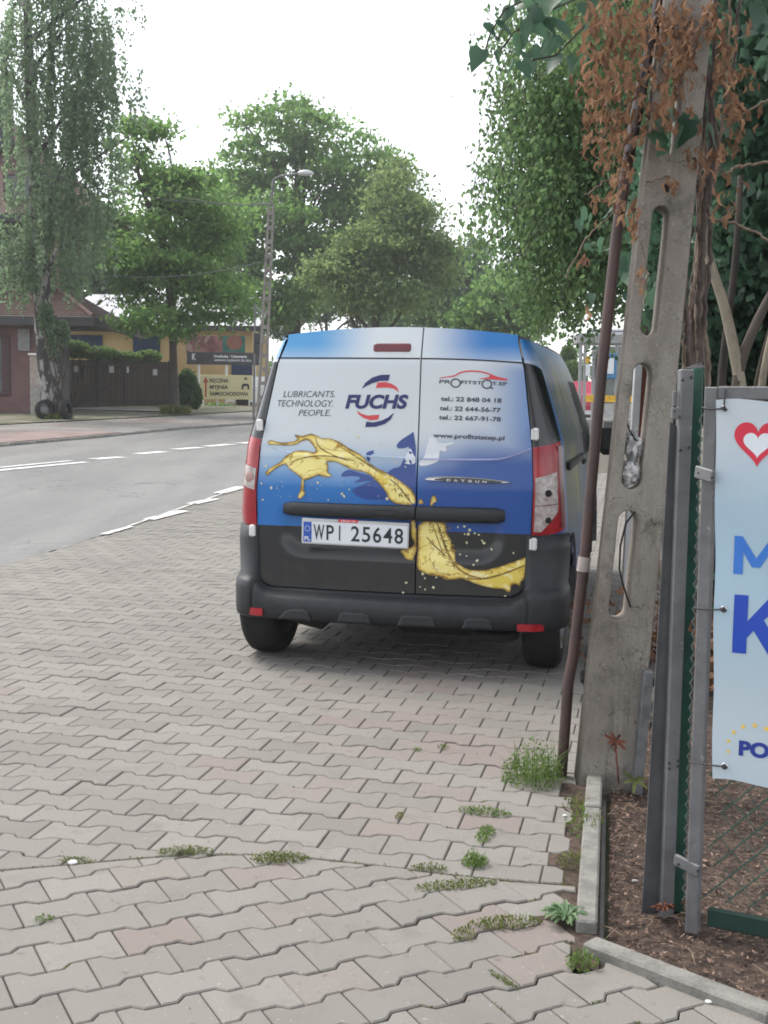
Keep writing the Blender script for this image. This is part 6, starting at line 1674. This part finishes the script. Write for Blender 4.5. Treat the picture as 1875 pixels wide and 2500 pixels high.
for (a0, b0, a1, b1) in ((150, 724, 222, 770), (288, 726, 346, 772), (500, 786, 545, 812)):
    p, q = spot(a0, b1, yy), spot(a1, b0, yy)
    m = MB(); m.box(((p.x + q.x) / 2, yy - .02, (p.z + q.z) / 2), (q.x - p.x, .10, q.z - p.z), None, 0); w = m.build('window', M_eave, shop)
    n = 3
    for k in range(n):
        xa = p.x + (q.x - p.x) * (k + .04) / n; xb = p.x + (q.x - p.x) * (k + .96) / n
        m = MB(); m.box(((xa + xb) / 2, yy - .075, (p.z + q.z) / 2), (xb - xa, .02, q.z - p.z - .12), None, 0); m.build('pane', M_bluew, w)
# brown board fence with gate, boards one by one
fy = 52.0
xa, xb = spot(128, 830, fy).x, spot(366, 830, fy + 2).x; zf0 = gz(fy) + .1; zf1 = spot(230, 777, fy).z
fence = thing('board_fence', 'long dark brown board fence with small white notices', 'fence', ((xa + xb) / 2, fy, zf0))
zf0 -= .1
nb = 50
for k in range(nb):
    t = (k + .5) / nb; x = xa + (xb - xa) * t; w = (xb - xa) / nb
    m = MB(); m.box((x, fy + 2 * t + tr.normal() * .004, (zf0 + zf1) / 2 + .02 * (k % 9 == 0)), (w * .965, .03, zf1 - zf0 - .02), None, 0); m.build('board', M_brownf, fence)
for t in (0, .33, .58, 1): m = MB(); m.box((xa + (xb - xa) * t, fy + 2 * t + .08, (zf0 + zf1) / 2), (.12, .12, zf1 - zf0 + .1), None, .01); m.build('post', M_eave, fence)
m = MB(); [m.tube([(xa, fy + .06, z), (xb, fy + 2.06, z)], .035, 4) for z in (zf0 + .35, zf1 - .3)]; m.build('rail', M_eave, fence)
for vx, vy, w_, h_ in ((164, 797, 9, 13), (241, 798, 10, 14), (276, 799, 5, 13), (335, 804, 9, 13)):
    t = (vx - 128) / 238; Yn = fy + 2 * t - .05; p = spot(vx, vy, Yn); m = MB(); m.box(p, (px2m(w_, Yn), .02, px2m(h_, Yn)), None, 0)
    for k in (-1, 0, 1): pass
    m.build('notice', M_white, fence)
m = MB(); p = spot(180, 806, fy + .4); m.box(p, (.16, .08, .5), None, .02); m.build('lock_box', M_bolt, fence)
# shrubs over the fence and beside the trees
def shrub(name, label, specs, size, mt, n, group=None):
    p0 = spot(*specs[0][:3]); r = thing(name, label, 'shrub', (p0.x, p0.y, gz(p0.y)), group)
    C = []
    for (x, y, Y, rx, ry) in specs:
        C.append(in_ellipsoid(int(n / len(specs)), spot(x, y, Y), (px2m(rx, Y), px2m(rx, Y) * .7, px2m(ry, Y)), tr, .45))
    C = np.concatenate(C); tag(leaves('foliage', C, size, mt, r, np.clip(tr.normal(size=len(C)) * .25 + .5, 0, 1), .2, .6, tr), kind='stuff')
    m = MB()
    for _ in range(8): m.tube(bend((p0.x + tr.normal() * .2, p0.y, gz(p0.y)), C[tr.integers(len(C))], 4, .1), .025, 5)
    m.build('stems', M_bark, r); return r
shrub('flowering_hedge', 'pale green hedge growing over the top of the brown fence', [(160, 755, 54, 40, 20), (215, 764, 54, 45, 16), (270, 772, 54.5, 40, 12), (320, 770, 55, 30, 14)], .15, L_bright, 9000)
shrub('dark_bush', 'dark round bush right of the street tree trunk', [(405, 840, 47, 26, 44), (422, 858, 47, 15, 26)], .13, L_deep, 5500)
shrub('low_bush', 'low green bush under the yellow car wash board', [(470, 880, 56.5, 40, 9), (520, 886, 56.5, 30, 7)], .13, L_mid, 2500)
shrub('trunk_shoots', 'leafy shoots on the lower birch trunk', [(118, 730, 38.6, 22, 50), (100, 690, 38.6, 18, 40), (136, 720, 38.8, 16, 30)], .12, L_birch, 2200)
for i, (vx, rx, lab) in enumerate(((378, 34, 'dry yellowish grass around the foot of the street tree'), (118, 40, 'short grass around the foot of the birch'))):
    Y = 44.6 if i == 0 else 38.6; c = ground_at(vx, Y); c.z += .13
    V, Q = blades((c.x, c.y, c.z), px2m(rx, Y), .30 if i == 0 else .16, 420, .03, .6, tr, (1, .5, 0))
    o = np_mesh('grass', V, Q, mat_dry if False else M_weedy, None, np.tile(tr.uniform(.3, 1, 420), 2)); tag(o, kind='stuff')
# tyres half buried at the birch
for vx, lean, lab in ((97, -.35, 'old black tyre standing left of the birch trunk'), (143, .5, 'old black tyre standing right of the birch trunk')):
    Y = 38.5; p = ground_at(vx, Y); p.z += .12
    t = thing('old_tyre', lab, 'tyre', p, 'tyres at the birch')
    ax_ = Vector((sin(lean + .9) * 1, -cos(lean + .9), .12)); m = MB()
    m.lathe([(-.09, .19), (-.10, .25), (-.07, .31), (.07, .31), (.10, .25), (.09, .19)], p + Vector((0, 0, .29)), ax_, 22); m.build('tread', M_rubber, t)
    m = MB(); m.lathe([(-.09, .185), (-.06, .165), (.0, .05), (0, 0)], p + Vector((0, 0, .29)), ax_, 16); m.build('hub', M_grey_s, t)

# car wash board
cy = 56.0
t, a, c = panel('car_wash_board', 'yellow car wash board with red arrow and dark lettering', 'sign', 432, 811, 545, 862, cy, mat('pale_yellow_board', (.66, .60, .33), .55, (.76, .70, .44), .8), .08)
to = lambda off: (lambda x, z: (x, cy - .04 - off, z))
bx, bz_ = a.x, a.z; BW, BH = c.x - a.x, c.z - a.z
m = MB(); ar = lambda u, v: (bx + BW * u, bz_ + BH * v)
poly_fill(m, [ar(*q) for q in ((.098, .08), (.128, .08), (.128, .70), (.165, .66), (.113, .93), (.058, .66), (.098, .70))], to(.006), 0, 2); m.build('arrow', mat('sign_red', (.40, .055, .03), .5), t)
for i, s in enumerate(('RĘCZNA', 'MYJNIA', 'SAMOCHODOWA')):
    m = MB(); z = bz_ + BH * (.70 - .27 * i); text_box(m, s, (bx + BW * .19, z), (bx + BW * (.55, .54, .93)[i], z), BH * .15, to(.006), .03); m.build('lettering', M_ink, t)
m = MB(); poly_fill(m, [ar(*q) for q in ((.80, .42), (.80, .58), (.825, .66), (.92, .66), (.945, .58), (.945, .42), (.91, .42), (.91, .55), (.835, .55), (.835, .42))], to(.006), 0, 2); poly_fill(m, [ar(*q) for q in ((.84, .82), (.875, .94), (.91, .82))], to(.006), 0, 2); m.build('car_symbol', M_ink, t)
for u in (.06, .33, .94): m = MB(); m.tube([(bx + BW * u, cy + .06, gz(cy) - .1), (bx + BW * u, cy + .06, bz_ + BH)], .04, 6); m.build('post', M_white, t)
# dark fascia and fruit coloured board above it
t, a, c = panel('dark_fascia', 'dark signboard with two lines of small white lettering', 'sign', 404, 762, 566, 787, 59.5, M_eave, .12)
w_ = c.x - a.x; h_ = c.z - a.z; tf = lambda x, z: (x, 59.5 - .075, z)
m = MB(); text_box(m, 'Owdinska · Ustawienia', (a.x + w_ * .36, a.z + h_ * .58), (a.x + w_ * .80, a.z + h_ * .58), h_ * .2, tf, .03); text_box(m, 'NAPRAWA GAZNIKOW TEL. 022 6', (a.x + w_ * .37, a.z + h_ * .28), (a.x + w_ * .86, a.z + h_ * .28), h_ * .15, tf, .02); text_box(m, 'K', (a.x + w_ * .07, a.z + h_ * .38), (a.x + w_ * .12, a.z + h_ * .38), h_ * .5, tf, .03); m.build('lettering', M_whitep, t)
for u in (.15, .52, .9): m = MB(); m.tube([(a.x + w_ * u, 59.7, gz(59) - .1), (a.x + w_ * u, 59.7, a.z)], .07, 6); m.build('post', M_white, t)
def fruit_mat():
    m, nt, b, out = _new('fruit_print'); x, y, z = xyz(nt)
    n = nnoise(nt, 1.1, 3, .5, 'Object', None, 1.0)
    col = nmix(nt, nmap(nt, n, .42, .55), (.17, .06, .065), (.33, .15, .14))
    col = nmix(nt, nmap(nt, nnoise(nt, 2.1, 2), .56, .62), col, (.38, .25, .21))
    nt.links.new(col, b.inputs['Base Color']); return m
t, a, c = panel('billboard', 'billboard with blurred red and green print above the fascia', 'sign', 402, 726, 530, 762, 60.2, fruit_mat(), .1)
m = MB(); q0 = a.x + (c.x - a.x) * .62; m.quad((q0, 60.14, a.z), (c.x, 60.14, a.z), (c.x, 60.14, c.z), (q0, 60.14, c.z)); m.build('green_print', mat('green_print', (.02, .13, .10), .5, (.03, .19, .14), 1), t)
m = MB(); disc2d(m, (q0 + (c.x - q0) * .52, (a.z + c.z) / 2 + .1), .40, lambda x, z: (x, 60.13, z), 16, 0, .9); m.build('red_print', mat('tomato_print', (.24, .08, .06), .5, (.32, .14, .09), 2), t)
# white parked car end behind the board
def small_car(name, label, p, mt, rot, L=4.0):
    r = thing(name, label, 'car', p, None, True); r.rotation_euler = (0, 0, rot)
    prof = [(-L / 2, .45), (-L / 2 + .05, .85), (-L / 2 + .45, .95), (-L / 2 + .9, 1.42), (.35, 1.45), (1.0, .98), (L / 2 - .1, .80), (L / 2, .45), (L / 2 - .05, .25), (-L / 2 + .05, .25)]
    m = MB(); n = len(prof)
    for s in (-1, 1): pass
    V = [(x, s * (.83 if z < 1.0 else .66), z) for s in (-1, 1) for x, z in prof]
    m.add(V, [tuple(range(n)), tuple(reversed(range(n, 2 * n)))] + [(i, n + i, n + (i + 1) % n, (i + 1) % n) for i in range(n)]); m.build('body', mt, r)
    m = MB()
    for s in (-1, 1): m.add([(-L / 2 + .62, s * .79, .98), (-L / 2 + .95, s * .68, 1.36), (.30, s * .68, 1.38), (.85, s * .79, .99)], [(0, 1, 2, 3)])
    m.add([(-L / 2 + .50, -.6, 1.0), (-L / 2 + .50, .6, 1.0), (-L / 2 + .86, .55, 1.36), (-L / 2 + .86, -.55, 1.36)], [(0, 1, 2, 3)]); m.build('windows', M_glass, r)
    for x in (-L / 2 + .75, L / 2 - .75):
        for s in (-1, 1): m = MB(); m.lathe([(-.09, .0), (-.09, .2), (-.08, .3), (.08, .3), (.09, .2), (.09, 0)], (x, s * .76, .3), (0, 1, 0), 18); m.build('wheel', M_rubber, r)
    for s in (-1, 1): m = MB(); m.box((-L / 2 + .03, s * .66, .78), (.08, .22, .2), None, .02); m.build('tail_light', M_red, r)
    return r
p = ground_at(585, 58); small_car('white_car', 'white car parked behind the yellow car wash board', (p.x, 58, gz(58)), M_whitep, 0)
p = ground_at(1246, 52); small_car('red_car', 'red car parked in the distance right of the van', (p.x, 52, gz(52)), mat('red_car_paint', (.42, .02, .06), .3, coat=.6), R(84))

# ================================================================== lamp post, mast, wires
ly = 40.0; b0 = ground_at(563, ly)
lamp_ = thing('street_lamp', 'concrete lamp post with curved arm between the trees', 'street lamp', b0)
A, B_ = Vector((b0.x, ly, b0.z - .2)), spot(586, 440, ly)
m = MB()
for s in (-1, 1): m.tube([A + Vector((s * .115, 0, 0)), B_ + Vector((s * .07, 0, 0))], [.055, .04], 6)
for k in range(16):
    q = A.lerp(B_, k / 16 + .02); m.box(q, (.2, .09, .12), None, 0)
m.build('post', mat('lamp_concrete', (.20, .18, .165), .9, (.27, .25, .23), 3), lamp_)
C_ = spot(590, 388, ly); m = MB(); m.tube([B_, C_, spot(604, 381, ly), spot(630, 377, ly), spot(652, 374, ly)], .035, 7); m.build('arm', M_galv, lamp_)
m = MB(); h0, h1 = spot(644, 375, ly), spot(678, 375, ly)
def PL(i, j):
    t = i / 10; a = 2 * pi * j / 10; r = .16 * sin(pi * min(.98, .12 + t * .85)) ** .7
    c = h0.lerp(h1, t); return (c.x, c.y + cos(a) * r, c.z + sin(a) * r * (.75 if sin(a) > 0 else .45))
m.grid(PL, 10, 10); m.build('lamp_head', mat('lamp_head', (.5, .51, .53), .4, (.58, .59, .6), 3), lamp_)
m = MB(); c = spot(550, 442, ly); m.tube([c, spot(586, 440, ly)], .025, 5); m.build('cross_arm', M_galv, lamp_)
mast = thing('mast', 'thin galvanised mast with stay beside the lamp post', 'mast', ground_at(549, 41))
m = MB(); m.tube([ground_at(548, 41), spot(551, 655, 41)], [.05, .03], 6); m.tube([spot(551, 657, 41), spot(572, 690, 40.5)], .015, 4); m.tube([spot(551, 657, 41), spot(566, 700, 40.5)], .012, 4); m.build('pole', M_galv, mast)
m = MB(); [m.box(spot(556, y, 40.7), (.22, .2, .34), None, .03) for y in (730, 752)]; m.build('signal_box', M_bolt, mast)
def wire(label, pts, Y0, Y1, sag, r=.012):
    a, c = spot(*pts[0], Y0), spot(*pts[1], Y1); m = MB()
    m.tube([a.lerp(c, t / 12) - Vector((0, 0, sag * 4 * t / 12 * (1 - t / 12))) for t in range(13)], r, 4); tag(m.build('overhead_wire', M_galvd, None), label, 'wire')
wire('upper overhead wire crossing the left trees', ((-150, 290), (550, 443)), 36, 40, .5); wire('lower overhead wire crossing the left trees', ((-150, 500), (586, 560)), 36, 40, .9)
wire('short overhead wire just left of the lamp post', ((300, 400), (588, 442)), 44, 40, .2, .009)

# ================================================================== bus shelter beyond the van on the right
sy = 40.0
sh = thing('bus_shelter', 'grey bus shelter with yellow band and blue stop sign beyond the pole', 'bus shelter', ground_at(1300, sy))
def sp_(x, y, Y=sy): return spot(x, y, Y)
M_shel = mat('shelter_metal', (.28, .28, .29), .5, (.36, .36, .37), 3)
for x in (1252, 1262, 1281, 1330, 1372):
    a, c = sp_(x, 915), sp_(x + 1, 735); m = MB(); m.box(((a.x + c.x) / 2, sy, (gz(sy) + c.z) / 2), (.10, .10, c.z - gz(sy)), None, .01); m.build('post', M_shel, sh)
a, c = sp_(1248, 742), sp_(1385, 722); m = MB(); m.box(((a.x + c.x) / 2, sy + .6, (a.z + c.z) / 2), (c.x - a.x, 1.5, c.z - a.z), None, .03); m.build('roof', M_shel, sh)
a, c = sp_(1283, 735), sp_(1385, 712); m = MB(); [m.box(((a.x + c.x) / 2, sy + .9, a.z + (c.z - a.z) * k / 4), (c.x - a.x, .9, .06), None, 0) for k in range(5)]; m.build('roof_slats', M_sheet, sh)
M_sg = mat('shelter_glass', (.10, .13, .13), .12, (.14, .17, .17), 1, coat=.5)
for x0, x1 in ((1283, 1329), (1332, 1371)):
    a, c = sp_(x0, 905), sp_(x1, 748); m = MB(); m.box(((a.x + c.x) / 2, sy + .03, (a.z + c.z) / 2), (c.x - a.x, .02, c.z - a.z), None, 0); m.build('glass_panel', M_sg, sh)
a, c = sp_(1264, 868), sp_(1385, 855); m = MB(); m.box(((a.x + c.x) / 2, sy - .08, (a.z + c.z) / 2), (c.x - a.x, .04, c.z - a.z), None, 0); m.build('yellow_band', mat('yellow_band', (.72, .42, .02), .5), sh)
a, c = sp_(1264, 785), sp_(1274, 770); m = MB(); m.box(((a.x + c.x) / 2, sy - .08, (a.z + c.z) / 2), (c.x - a.x, .04, c.z - a.z), None, 0); m.build('yellow_sign', mat('yellow_plate', (.72, .42, .03), .5), sh)
a, c = sp_(1264, 812), sp_(1274, 787); m = MB(); m.box(((a.x + c.x) / 2, sy - .08, (a.z + c.z) / 2), (c.x - a.x, .04, c.z - a.z), None, 0); m.build('timetable', M_whitep, sh)
a, c = sp_(1284, 905), sp_(1372, 872); m = MB(); m.box(((a.x + c.x) / 2, sy - .02, (a.z + c.z) / 2), (c.x - a.x, .03, c.z - a.z), None, 0); m.build('lower_panel', mat('pale_panel', (.42, .42, .41), .6), sh)
a, c = sp_(1287, 818), sp_(1330, 764); m = MB(); m.box(((a.x + c.x) / 2, sy - .25, (a.z + c.z) / 2), (c.x - a.x, .05, c.z - a.z), None, .02); s_ = m.build('stop_sign', mat('stop_blue', (.05, .19, .38), .5), sh)
a2, c2 = sp_(1294, 808), sp_(1323, 774); m = MB(); m.box(((a2.x + c2.x) / 2, sy - .29, (a2.z + c2.z) / 2), (c2.x - a2.x, .03, c2.z - a2.z), None, .02); m.build('bus_symbol', M_whitep, s_)
a, c = sp_(1240, 935), sp_(1420, 905); wl = MB(); wl.box(((a.x + c.x) / 2, sy - 1.2, (gz(sy - 1) + c.z) / 2 - .05), (c.x - a.x, .25, c.z - gz(sy) + .1), None, .02)
tag(wl.build('low_wall', M_conc, None), 'low pale concrete wall in front of the bus shelter', 'wall')
C = [(1240, 800, 60, 30, 20), (1232, 780, 61, 22, 25)]
shrub('roadside_bush', 'bright bush in the distance right of the van side', [(1238, 800, 60, 24, 22), (1228, 770, 62, 18, 24), (1250, 830, 60, 16, 14)], .2, L_bright, 3500)

# unbroken far greenery closing the street
C = np.concatenate([in_ellipsoid(260, (x, 112 + 6 * sin(x), 2.6 + tr.uniform(0, 1.6)), (4.5, 2.5, 2.4), tr, .5) for x in range(-46, 60, 4)])
o = leaves('far_woods', C, .75, L_deep, None, np.clip(tr.normal(size=len(C)) * .25 + .45, 0, 1), .2, .7, tr); tag(o, kind='stuff')
# ================================================================== thin haze volume added to imitate lens veil over far trees
m = bpy.data.materials.new('air'); m.use_nodes = True; nt = m.node_tree; nt.nodes.clear()
_o = nt.nodes.new('ShaderNodeOutputMaterial'); _v = nt.nodes.new('ShaderNodeVolumePrincipled')
_v.inputs['Density'].default_value = 0.0009; _v.inputs['Color'].default_value = (.95, .97, 1.0, 1); _v.inputs['Anisotropy'].default_value = .3
nt.links.new(_v.outputs[0], _o.inputs['Volume'])
b = MB(); b.box((0, 575, 11.5), (1960, 1340, 27), None, 0)
h = b.build('haze', m, None); tag(h, kind='stuff')
